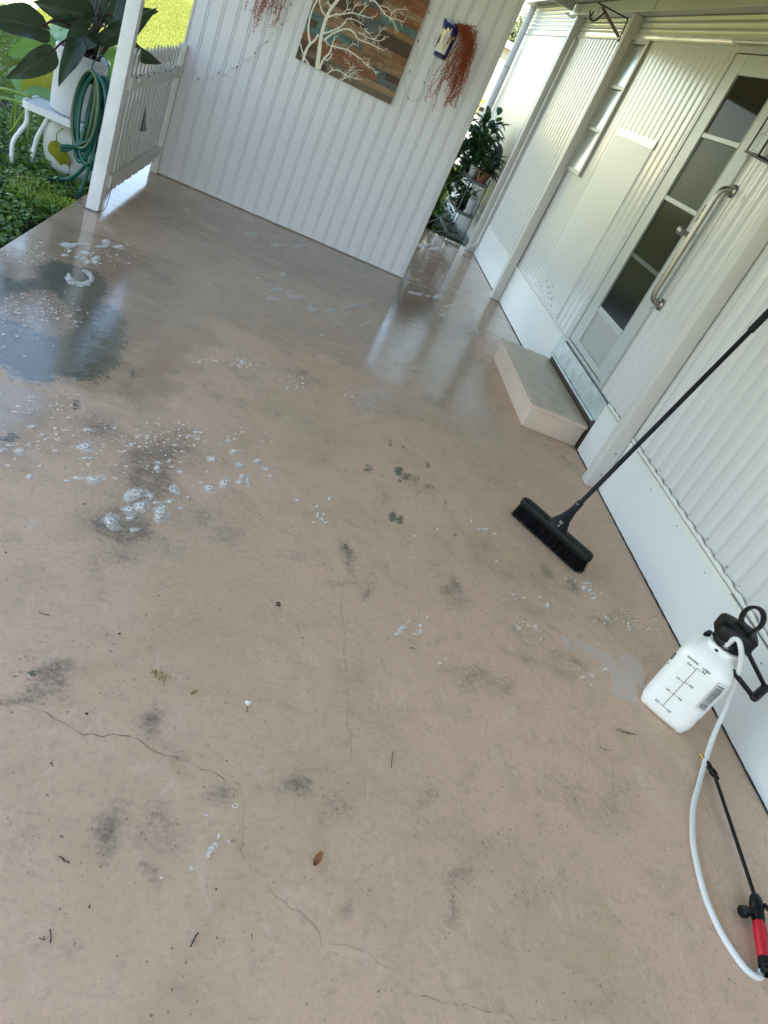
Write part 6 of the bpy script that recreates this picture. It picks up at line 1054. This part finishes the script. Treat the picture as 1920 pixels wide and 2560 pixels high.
for sx_, sy_ in ((-1,-1),(-1,1),(1,-1),(1,1)):
    x, y = tcx+sx_*(hw-.02), tcy+sy_*(hd_-.03)
    if (sx_, sy_) == (-1,-1): pts = [(-1.755,5.42,.325),(-1.748,5.42,.27),(-1.745,5.415,.22),(-1.775,5.405,.15),(-1.800,5.395,.08),(-1.795,5.39,.0),(-1.785,5.385,-.07)]
    elif (sx_, sy_) == (-1,1): pts = [(-1.68,5.66,.325),(-1.69,5.65,.26),(-1.71,5.64,.19),(-1.735,5.63,.10),(-1.74,5.62,.0),(-1.735,5.61,-.07)]
    else: pts = [(x, y, .32), (x, y, .2), (x+sx_*.03, y+sy_*.01, .08), (x+sx_*.02, y, -.07)]
    m_ = MB(); m_.tube(bez(pts, 5), .0145, 10); m_.build('leg', 'table', tb, True)
rebase(tb)
# bucket on the table
bk_ = thing('plant_bucket', (-1.53,5.60,.353), 'tall white plastic bucket on the side table holding the dark plant', 'bucket')
bc = Vector((-1.53,5.60,.3535))
m_ = MB(); m_.lathe([(0,0),(.142,0),(.146,.004),(.150,.10),(.154,.30),(.156,.345),(.164,.35),(.166,.372),(.160,.378),(.150,.376),(.149,.34),(.14,.02)], bc, 36); m_.build('wall', 'bucket', bk_, True, 50)
m_ = MB(); m_.disc(bc+Vector((0,0,.34)), .15, 24); m_.build('soil', 'soil', bk_)
rebase(bk_)
m_ = MB(); c_ = Vector((-1.50,5.74,-.072)); m_.lathe([(0,0),(.14,0),(.155,.01),(.19,.06),(.215,.14),(.222,.22),(.212,.29),(.19,.335),(.175,.350),(.165,.345),(.16,.33),(.0,.32)], c_, 36)
br_ = m_.build('round_pot', 'barrel', smooth=True); tag(br_, 'large rounded stained white pot on the ground under the side table', 'pot')
# dark elephant ear
ee = thing('elephant_ear_plant', tuple(bc+Vector((0,0,.34))), 'dark purple leaved elephant ear growing in the white bucket', 'plant')
base = bc+Vector((.02,.0,.34))
for i, (A, T, w) in enumerate(DARKLEAF):
    w *= .72 if i in (0, 9) else (.52 if i == 8 else .72)
    A, T = Vector(A), Vector(T); A.z = A.z; m_ = MB(); taro(m_, A, T, w, roll=[.5,-.3,.2,.1,-.2,.7,1.0,.4,.2,-.3,.8][i % 11], fold=[.6,.4,.5,.5,.45,.5,.6,.55,.6,.5,.6][i % 11], droop=.3, seed=i)
    lf = m_.build('leaf', 'ldark', ee, True)
    s0 = base+Vector((random.uniform(-.05,.06), random.uniform(-.06,.05), 0)); mid = s0.lerp(A, .55)+Vector((0,0,.12 if A.z < 1.05 else .02)); m_ = MB(); m_.tube(bez([s0, mid, A], 8), [.011-.006*k/16 for k in range(17)], 8); m_.build('stalk', 'stempurple', lf, True)
for k, (dx, dy, h, w, rl) in enumerate(((-.16,.10,.52,.11,.4),(.10,.12,.62,.12,-.5),(.20,.02,.40,.10,.9),(-.26,.0,.30,.11,.2),(.02,.2,.70,.12,1.2),(.16,-.1,.22,.09,-.3))):
    s0 = base+Vector((0,0,0)); e = s0+Vector((dx, dy, h)); m_ = MB(); taro(m_, e, e+Vector((dx*.9-.03, dy*.4-.08, -.10+.05*k)), w, roll=rl, fold=.7, droop=.35, seed=40+k); lf = m_.build('leaf', 'ldark', ee, True)
    m_ = MB(); m_.tube(bez([s0, s0.lerp(e,.5)+Vector((0,0,.05)), e], 8), [.010-.006*q/16 for q in range(17)], 7); m_.build('stalk', 'stempurple', lf, True)
for k in range(9):
    s0 = base+Vector((random.uniform(-.05,.07), random.uniform(-.05,.05), 0)); e = s0+Vector((random.uniform(-.12,.22), random.uniform(-.1,.1), random.uniform(.3,.6))); m_ = MB(); m_.tube(bez([s0, s0.lerp(e,.5)+Vector((random.uniform(-.02,.02),0,.02)), e], 6), [.010-.007*q/12 for q in range(13)], 7); m_.build('stalk', 'stempurple', ee, True)
m_ = MB(); m_.add([(-1.108,5.665,.585),(-1.106,5.655,.50),(-1.105,5.66,.412),(-1.103,5.75,.405),(-1.106,5.85,.392),(-1.108,5.74,.48)], [(0,1,5),(1,2,3,5),(3,4,5)]); m_.build('leaf', 'ldeep', ee)
rebase(ee)
# green taro behind
tp = thing('taro_plant', (-2.0,6.0,-.07), 'green and yellow leaved taro growing in the bed behind the bucket', 'plant')
mk_ = {'g': 'lgreen', 'p': 'lpale', 'y': 'lyellow'}
for i, (A, T, w, k) in enumerate(PALELEAF):
    w *= 1.1; m_ = MB(); taro(m_, A, T, w, roll=[.8,-.3,.2,.3,.6,0,-.4,.2,.5,.3,.2][i % 11], fold=.15, droop=.15, seed=20+i); lf = m_.build('leaf', mk_[k], tp, True)
    s0 = Vector((-1.95+.1*math.cos(i), 6.1+.15*math.sin(i*2), -.07)); A = Vector(A); m_ = MB(); m_.tube(bez([s0, s0.lerp(A,.5)+Vector((-.06,.0,.12)), A], 8), [.012-.006*q/16 for q in range(17)], 8); m_.build('stalk', 'stemgreen', lf, True)
for a, b_ in (((-1.98,5.45,.33),(-1.74,5.42,.385)), ((-1.99,5.45,.27),(-1.745,5.42,.335))):
    m_ = MB(); m_.tube(bez([Vector(a)+Vector((-.35,.1,-.25)), Vector(a), Vector(b_)], 8), .010, 8); m_.build('stalk', 'stemgreen', tp, True)
A, T = YELLOW[0]; m_ = MB(); taro(m_, A, T, .125, roll=.5, fold=.35, heart=.2, droop=.2, seed=77); lf = m_.build('leaf', 'lyellow', tp, True); lf['label'] = 'drooping mottled yellow leaf below the table'
m_ = MB(); m_.tube(bez([(-1.518,5.40,.29), (-1.545,5.38,.24), A], 6), .004, 6); m_.build('stalk', 'stemgreen', lf, True)
rebase(tp)
# hose on hanger
hh = thing('hose_hanger', (-1.27,5.28,.62), 'dark teal plastic hose hanger fixed behind the weathered post', 'hanger')
hcx = Vector((-1.320,5.27,.64)); hu = Vector((.86,-.5,0)).normalized(); hv = Vector((.5,.86,0))
m_ = MB(); pr_ = []
for k in range(13):
    t = PI*k/12; pr_.append(hcx+hu*(-.10*math.cos(t))+Vector((0,0,.055*math.sin(t)-.02)))
for a, b_ in zip(pr_[:-1], pr_[1:]):
    d = b_-a; m_.obox((a+b_)/2, d.normalized(), hv, d.normalized().cross(hv), d.length*.55, .045, .003)
m_.obox(hcx-Vector((0,0,.05))+hv*.04, hu, hv, (0,0,1), .10, .004, .07, 0, .003); m_.build('cradle', 'hanger', hh, True, 40)
m_ = MB(); m_.tube([(-1.21,5.04,.60),(-1.24,5.15,.60),(-1.29,5.26,.60)], .009, 6); m_.build('mounting_arm', 'hanger', hh, True)
m_ = MB(); m_.tube(bez([hcx+hu*-.07+Vector((0,0,.02)), hcx+hu*-.08+Vector((0,0,.10)), hcx+hu*-.02+Vector((0,0,.165)), hcx+hu*.05+Vector((0,0,.12)), hcx+hu*.06+Vector((0,0,.03))], 6), .0045, 6); m_.build('wire_loop', 'hanger', hh, True)
rebase(hh)
gh = thing('garden_hose', (-1.32,5.24,-.06), 'coiled dark green garden hose with ochre stripe hanging by the post', 'hose')
rq = random.Random(9); m_ = MB(); ms = MB()
def loop(c, wu, up, dn, off, lean=0):
    P = []
    for k in range(29):
        t = 2*PI*k/28; z = (up if math.sin(t) > 0 else dn)*math.sin(t); P.append(c+hu*(wu*math.cos(t)+lean*z)+hv*off+Vector((0,0,z)))
    return P
specs = [(.0,.10,.25,.20,-.07,-.02),(.05,.11,.24,.27,-.06,-.06),(-.045,.070,.24,.24,-.03,.00),(-.005,.085,.245,.28,-.055,-.05),(.035,.080,.24,.31,.00,-.03),(.085,.075,.225,.24,.02,-.07),(-.02,.060,.225,.15,.03,.03),(.065,.095,.22,.27,.04,-.10),(.11,.08,.20,.20,.0,-.06)]
for i, (du, wu, up, dn, off, lean) in enumerate(specs):
    P = loop(hcx+hu*du+Vector((0,0,-.18)), wu, up, dn, off, lean); m_.tube(P[:-1], .0130, 10, closed=True)
    if i in (0, 2): ms.tube([p-hv*.0122+Vector((0,0,.002)) for p in P[:-1]], .0030, 5, closed=True)
tail = bez([hcx+hu*.0+hv*-.05+Vector((0,0,-.25)), (-1.36,5.22,.27), (-1.42,5.18,.245), (-1.452,5.165,.232)], 6); m_.tube(tail, .0130, 10)
tail = bez([hcx+hu*.06+Vector((0,0,-.28)), (-1.375,5.21,.265), (-1.42,5.19,.222), (-1.448,5.172,.215)], 6); m_.tube(tail, .0130, 10)
down = bez([hcx+hu*.045+Vector((0,0,-.1)), (-1.265,5.20,.25), (-1.280,5.20,.10), (-1.300,5.20,-.02), (-1.31,5.22,-.055)], 8); m_.tube(down, .0130, 10)
gnd = bez([(-1.31,5.30,.17),(-1.36,5.33,.08),(-1.42,5.36,.01),(-1.50,5.34,-.025),(-1.56,5.22,-.035),(-1.61,5.09,-.04),(-1.66,4.94,-.04),(-1.70,4.76,-.045),(-1.80,4.5,-.05),(-2.0,4.2,-.05)], 8); m_.tube(gnd, .0130, 10)
ms.tube([p+Vector((0,-.002,.0100)) for p in gnd[28:]], .0034, 5)
hb = m_.build('coil', 'hosegreen', gh, True); ms.build('stripe', 'hosestripe', gh, True); rebase(gh)
# loose black cable at the post foot
m_ = MB(); m_.tube(bez([(-1.46,5.45,.10),(-1.40,5.30,.03),(-1.344,5.19,.012),(-1.257,5.056,.008),(-1.190,4.925,.006),(-1.13,4.915,.006),(-1.085,4.98,.02),(-1.080,5.02,.08),(-1.082,5.03,.155),(-1.085,5.034,.178)], 8), .0022, 6)
m_.tube(bez([(-1.40,5.22,.01),(-1.33,5.10,.008),(-1.25,5.0,.006),(-1.19,4.930,.007)], 6), .002, 6)
tag(m_.build('power_cable', 'wire', smooth=True), 'thin black cable looping round the foot of the weathered post', 'cable')

# ground cover and grass
def scatter(name, m, n, region, label, lmin, lmax, h, up=.3, kind='stuff', dens=None, wf=.42, cat='ground cover'):
    rg = np.random.RandomState(len(name)*7+n % 97); V = np.zeros((n, 4, 3)); x0, x1, y0, y1 = region
    px = rg.uniform(x0, x1, n*3); py = rg.uniform(y0, y1, n*3)
    if dens is not None: k = dens(px, py, rg); px, py = px[k], py[k]
    px, py = px[:n], py[:n]; n = len(px)
    cl = .5+.5*np.sin(px*7.3+2*np.sin(py*3.1))*np.sin(py*6.1+1.7*np.cos(px*4.2)); pz = -.07+rg.uniform(0, 1, n)**1.2*h*(.5+.8*cl)
    a = rg.uniform(0, 2*PI, n); el = rg.normal(up, .45, n); l = rg.uniform(lmin, lmax, n)
    d = np.stack([np.cos(a)*np.cos(el), np.sin(a)*np.cos(el), np.sin(el)], 1); s_ = np.stack([-np.sin(a), np.cos(a), rg.normal(0,.3,n)], 1)
    P = np.stack([px, py, pz], 1); w_ = (l*wf)[:,None]; ll = l[:,None]
    V = np.stack([P, P+d*ll*.45+s_*w_, P+d*ll*np.array([1,1,.8]), P+d*ll*.45-s_*w_], 1)
    me = bpy.data.meshes.new(name); me.vertices.add(4*n); me.vertices.foreach_set('co', V.astype(np.float32).ravel()); me.loops.add(4*n); me.loops.foreach_set('vertex_index', np.arange(4*n, dtype=np.int32)); me.polygons.add(n); me.polygons.foreach_set('loop_start', np.arange(0, 4*n, 4, dtype=np.int32)); me.update(calc_edges=True)
    me.materials.append(M[m]); o = bpy.data.objects.new(name, me); COL.objects.link(o); tag(o, label, cat, kind=kind); return o
edge = lambda x, y, r: (x < -1.275-.05*np.sin(y*9)-.03*np.abs(np.sin(y*23)))
scatter('ground_cover', 'lground', 15000, (-2.6,-1.2,3.6,6.6), 'low leafy green ground cover filling the bed beside the slab', .018, .046, .06, dens=edge)
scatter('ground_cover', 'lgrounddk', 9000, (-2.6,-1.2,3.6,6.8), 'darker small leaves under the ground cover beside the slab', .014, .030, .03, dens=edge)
scatter('ferny_weed', 'lfern', 3800, (-1.66,-1.19,4.55,5.16), 'light yellow green feathery weeds creeping onto the slab corner', .006, .016, .085, up=.7, dens=lambda x, y, r: (((x+1.42)/.22)**2+((y-4.90)/.17)**2 < 1) & ~((x > -1.24) & (y > 4.86)), wf=.3)
scatter('ground_cover', 'lground', 15000, (-4.6,-1.2,6.3,10.2), 'leafy green ground cover running back behind the table and pots', .02, .045, .05, dens=None)
scatter('lawn_grass', 'grass', 60000, (-6,-1.3,7.4,12.2), 'shaded lawn grass behind the planted bucket', .03, .06, .02, up=1.05, wf=.06, cat='grass', dens=lambda x, y, r: r.rand(len(x)) < 1.2/(1+.02*y))
scatter('lawn_grass', 'grass', 90000, (-10,2.2,12.2,30), 'sunlit bright lawn grass beyond the fence', .035, .07, .02, up=1.05, wf=.09, cat='grass')
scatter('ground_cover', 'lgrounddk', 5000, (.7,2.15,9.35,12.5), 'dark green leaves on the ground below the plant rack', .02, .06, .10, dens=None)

# =================================================================== PLANT RACK
rk = thing('plant_rack', (1.955,9.72,-.0), 'grey metal two-tier plant rack against the house past the slab', 'rack')
rx0, rx1, ry0, ry1 = 1.845, 2.058, 9.30, 10.16
fr = MB()
for x, y in ((rx1, ry0), (rx0, ry0), (rx1, ry1), (rx0, ry1)):
    m_ = MB(); m_.tube([(x, y, -.07), (x, y, .78 if x == rx1 else .75)], .007, 8); m_.build('leg', 'rackm', rk, True)
for z in (.05, .325, .695):
    m_ = MB(); ext = 0 if z > .05 else 0
    for y in (ry0, ry1): m_.box(rx0, rx1, y-.006, y+.006, z-.018, z+.018)
    for x in (rx0, rx1): m_.box(x-.005, x+.005, ry0+.0065, ry1-.0065, z-.018, z+.018)
    if z > .1:
        for k in range(9): m_.box(rx0+.006, rx1-.006, ry0+.05+k*.09, ry0+.062+k*.09, z-.006, z)
        m_.box(rx0+.006, rx1-.006, ry0+.007, ry1-.007, z-.010, z-.0065)
    m_.build('shelf', 'rackm', rk)
for k in range(16):
    y = ry0+.03+k*.054; m_ = MB(); m_.tube([(rx1, y, .06), (rx1, y, .32)], .0035, 5); m_.tube([(rx1, y, .34), (rx1, y, .69)], .0035, 5); m_.tube([(rx1, y, .71), (rx1, y, .92)], .0035, 5); m_.build('rod', 'rackm', rk)
m_ = MB(); m_.tube(bez([(2.09,9.45,.85),(2.10,9.47,1.0),(2.09,9.52,1.10),(2.08,9.58,1.08),(2.07,9.6,.95)], 6), .005, 6); m_.build('hook', 'rackm', rk, True)
for a, b_ in (((1.60,9.5,.02),(1.86,9.32,.33)), ((1.62,9.42,-.05),(1.95,9.31,.10))):
    m_ = MB(); m_.tube([a, b_], .006, 6); m_.build('brace', 'rackm', rk, True)
rebase(rk)
def leafy(root, c, n, spread, hmin, hmax, l0, l1, m, wratio=.34, seed=1, name='foliage', up=(.2,1.0), stems=True, stemm='stemgreen'):
    rq = random.Random(seed); lf = MB(); st = MB(); c = Vector(c)
    for k in range(n):
        a = rq.uniform(0, 2*PI); r = spread*math.sqrt(rq.random()); e = c+Vector((r*math.cos(a), r*math.sin(a), rq.uniform(hmin, hmax)))
        if stems and k % 3 == 0: st.tube([c+Vector((rq.gauss(0,.01), rq.gauss(0,.01), 0)), c.lerp(e,.5)+Vector((0,0,.03)), e], .0028, 4)
        el = rq.uniform(*up)*rq.choice((1,1,-.6)); d = Vector((math.cos(a)*math.cos(el), math.sin(a)*math.cos(el), math.sin(el))); L = rq.uniform(l0, l1); sd_ = d.cross(Vector((0,0,1))).normalized(); nn = sd_.cross(d).normalized(); w_ = L*wratio/2; dr_ = rq.uniform(.05,.35)
        vs = []; S_ = ((0,.08),(.2,.75),(.45,1.0),(.72,.72),(.9,.3),(1,0.02))
        for t, ww in S_:
            cc = e+d*L*t-Vector((0,0,dr_*L*t*t)); vs += [cc+sd_*w_*ww+nn*w_*ww*.35, cc, cc-sd_*w_*ww+nn*w_*ww*.35]
        fs = []; uv = []
        for i in range(5):
            for j in (0, 1): fs.append((3*i+j, 3*i+j+1, 3*i+j+4, 3*i+j+3)); uv.append(((j*.5,S_[i][0]),(j*.5+.5,S_[i][0]),(j*.5+.5,S_[i+1][0]),(j*.5,S_[i+1][0])))
        lf.add(vs, fs, 0, uv)
    if stems and st.v: st.build('stems', stemm, root, True)
    return lf.build(name, m, root, True)
def potted(name, c, r, h, pm, label, cat='potted plant', **kw):
    t = thing(name, c, label, cat); c = Vector(c)
    m_ = MB(); m_.lathe([(0,.0),(r*.74,0),(r*.78,.004),(r*.95,h*.82),(r*1.06,h*.83),(r*1.08,h),(r*.98,h),(r*.95,h*.85)], c, 24); m_.build('pot', pm, t, True, 50)
    m_ = MB(); m_.disc(c+Vector((0,0,h*.88)), r*.95, 16); m_.build('soil', 'soil', t)
    for i, q in enumerate(kw.pop('fol')): leafy(t, c+Vector((0,0,h*.9))+Vector(q.pop('off', (0,0,0))), seed=hash(label) % 1 + i*13+len(label), **q)
    rebase(t); return t
potted('potted_plant', (1.90,9.66,.700), .062, .125, 'whitewall', 'leafy plant in a white pot at the back of the upper shelf', fol=[dict(n=90, spread=.14, hmin=.06, hmax=.38, l0=.09, l1=.17, m='ldeep', wratio=.42)])
potted('potted_plant', (1.985,9.44,.700), .072, .125, 'terra', 'bushy dark plant in a round terracotta pot on the upper shelf', fol=[dict(n=120, spread=.12, hmin=.0, hmax=.22, l0=.07, l1=.14, m='ldeep', up=(-.2,.7), wratio=.40), dict(n=30, spread=.12, hmin=.05, hmax=.24, l0=.07, l1=.12, m='ldeep2', up=(-.2,.7), wratio=.40)])
potted('potted_plant', (1.90,9.93,.700), .07, .14, 'black', 'tall broad-leaved dark green plant topping the plant rack', fol=[dict(n=120, spread=.16, hmin=.08, hmax=.50, l0=.10, l1=.19, m='ldeep', wratio=.5), dict(n=5, spread=.05, hmin=.50, hmax=.60, l0=.14, l1=.18, m='ldeep2', wratio=.45, up=(.6,1.3), off=(.04,0,0))])
potted('potted_plant', (1.915,9.58,.330), .06, .09, 'black', 'small spiky dark plant on the lower shelf beside the watering can', fol=[dict(n=130, spread=.10, hmin=.0, hmax=.19, l0=.06, l1=.14, m='ldeep', wratio=.28)])
potted('potted_plant', (1.66,9.85,-.07), .10, .16, 'black', 'leafy shrub in shade left of the plant rack by the wall edge', fol=[dict(n=150, spread=.22, hmin=.05, hmax=.80, l0=.10, l1=.20, m='ldeep2', wratio=.42), dict(n=170, spread=.20, hmin=.45, hmax=1.15, l0=.10, l1=.18, m='ldeep', wratio=.42)])
wc = thing('watering_can', (1.995,9.42,.33), 'pale ribbed metal watering can on the lower shelf of the rack', 'watering can')
c = Vector((1.995,9.415,.3265)); prof = [(0,0),(.052,0),(.054,.006)]
for k in range(8): z = .012+k*.018; prof += [(.053-k*.0004, z), (.0505-k*.0004, z+.004), (.053-k*.0004, z+.008)]
prof += [(.049,.165),(.046,.166),(.045,.16)]; m_ = MB(); m_.lathe(prof, c, 24); m_.build('body', 'can', wc, True, 60)
m_ = MB(); m_.tube(bez([c+Vector((-.045,0,.15)), c+Vector((-.03,0,.20)), c+Vector((.02,0,.215)), c+Vector((.055,0,.17)), c+Vector((.055,0,.11))], 5), .005, 7); m_.build('handle', 'can', wc, True)
m_ = MB(); m_.tube([c+Vector((.04,-.02,.035)), c+Vector((.075,-.06,.10)), c+Vector((.095,-.085,.155))], [.010,.007,.006], 8); m_.build('spout', 'can', wc, True); rebase(wc)
m_ = MB(); m_.lathe([(0,0),(.03,.0),(.045,.02),(.05,.05),(.035,.075),(.02,.08),(.024,.10),(.015,.12),(0,.122)], (1.868,9.66,.3315), 16); tag(m_.build('garden_ornament', 'pink', smooth=True), 'pale pink ceramic ornament at the far end of the lower shelf', 'ornament')
m_ = MB(); P = bez([(2.06,9.72,.72),(2.075,9.68,.90),(2.08,9.66,1.05),(2.07,9.70,1.16)], 6); m_.tube(P, [.05,.055,.06,.062,.065,.068,.07,.07,.07,.07,.068,.065,.06,.055,.05,.04,.03,.015,.005][:len(P)], 12); tag(m_.build('wicker_bundle', 'wicker', smooth=True), 'dark grey woven bundle standing behind the upper shelf plants', 'basket')

# =================================================================== BEYOND
nb = thing('neighbour_house', (5.5,22,0), 'cream lap sided neighbour house seen through the gap', 'house')
m_ = MB(); z = 1.1
prof = []
while z < 2.56: prof += [(19.985, z), (20.0, z+.095)]; z += .097
vs = []
for a, b_ in prof: vs += [(1.0, a, b_), (9.0, a, b_)]
m_.add(vs, [(2*i, 2*i+1, 2*i+3, 2*i+2) for i in range(len(prof)-1)]); m_.box(1.0, 9.0, 20.01, 26, 0, 2.56); m_.build('siding', 'beige', nb)
m_ = MB(); m_.box(.8, 9.2, 19.80, 26.3, 2.56, 2.70); m_.build('fascia', 'whitewall', nb)
m_ = MB(); m_.add([(1.0,19.98,1.95),(9.0,19.98,2.25),(9.0,18.6,1.55),(1.0,18.6,1.25),(1.0,19.98,1.90),(9.0,19.98,2.20),(9.0,18.6,1.50),(1.0,18.6,1.20)], [(0,3,2,1),(4,5,6,7),(3,7,6,2)]); m_.build('siding_shade_slope', 'shadegrey', nb)  # grey slope added in place of the shadow across the cream siding
m_ = MB(); m_.box(1.0, 9.0, 18.75, 18.85, 0, 1.20); m_.build('porch_wall', 'whitewall', nb)
rebase(nb)
def tree(c, R_, H, n, label, lm='lolive', lsz=(.06,.12)):
    t = thing('tree', (c[0], c[1], -.08), label, 'tree'); rq = random.Random(5)
    m_ = MB(); tp_ = Vector(c); m_.tube(bez([(c[0], c[1], -.08), (c[0]+.05, c[1], c[2]*.5), (c[0], c[1]+.05, c[2])], 6), [.14-.008*k for k in range(13)], 10); tk_ = m_.build('trunk', 'bark', t, True)
    lf = MB()
    for b in range(26):
        d = Vector((rq.gauss(0,1), rq.gauss(0,1), rq.gauss(.2,.8))).normalized(); e = tp_+Vector((d.x*R_*rq.uniform(.5,1), d.y*R_*rq.uniform(.5,1), d.z*H*rq.uniform(.4,1)))
        mb_ = MB(); mb_.tube([tp_-Vector((0,0,.3)), tp_.lerp(e,.5)+Vector((0,0,.1)), e], [.04,.025,.008], 6); mb_.build('limb', 'bark', t, True)
        for k in range(n//26):
            q = e+Vector((rq.gauss(0,.32), rq.gauss(0,.32), rq.gauss(0,.26)))*R_*.7; a = Vector((rq.gauss(0,1), rq.gauss(0,1), rq.gauss(0,1))).normalized(); s_ = a.orthogonal().normalized(); L = rq.uniform(*lsz)
            lf.add([q, q+a*L*.5+s_*L*.3, q+a*L, q+a*L*.5-s_*L*.3], [(0,1,2,3)])
    lf.build('crown', lm, t); rebase(t)
tree((4.9,27,2.9), 1.0, 1.0, 6500, 'small olive leaved tree against blue sky behind the neighbour house')
sh = thing('flowering_shrub', (2.35,14,-.08), 'thin stemmed shrub with yellow green tips beyond the gap', 'shrub')
for k in range(11):
    rq = random.Random(k); b0 = Vector((2.33+rq.uniform(-.15,.15), 14+rq.uniform(-.2,.2), -.08)); e = Vector((2.30+rq.uniform(-.22,.16), 13.9+rq.uniform(-.3,.3), rq.uniform(1.05,1.82)))
    m_ = MB(); m_.tube(bez([b0, b0.lerp(e,.5)+Vector((rq.gauss(0,.05),0,0)), e], 5), [.009]*6+[.005]*5, 6); m_.build('stem', mat('pale_stem', (.5,.48,.2), .6), sh, True)
    leafy(sh, e, 16, .05, -.06, .03, .05, .09, 'lyell', .4, seed=k+50, name='tip_leaves', stems=False)
rebase(sh)
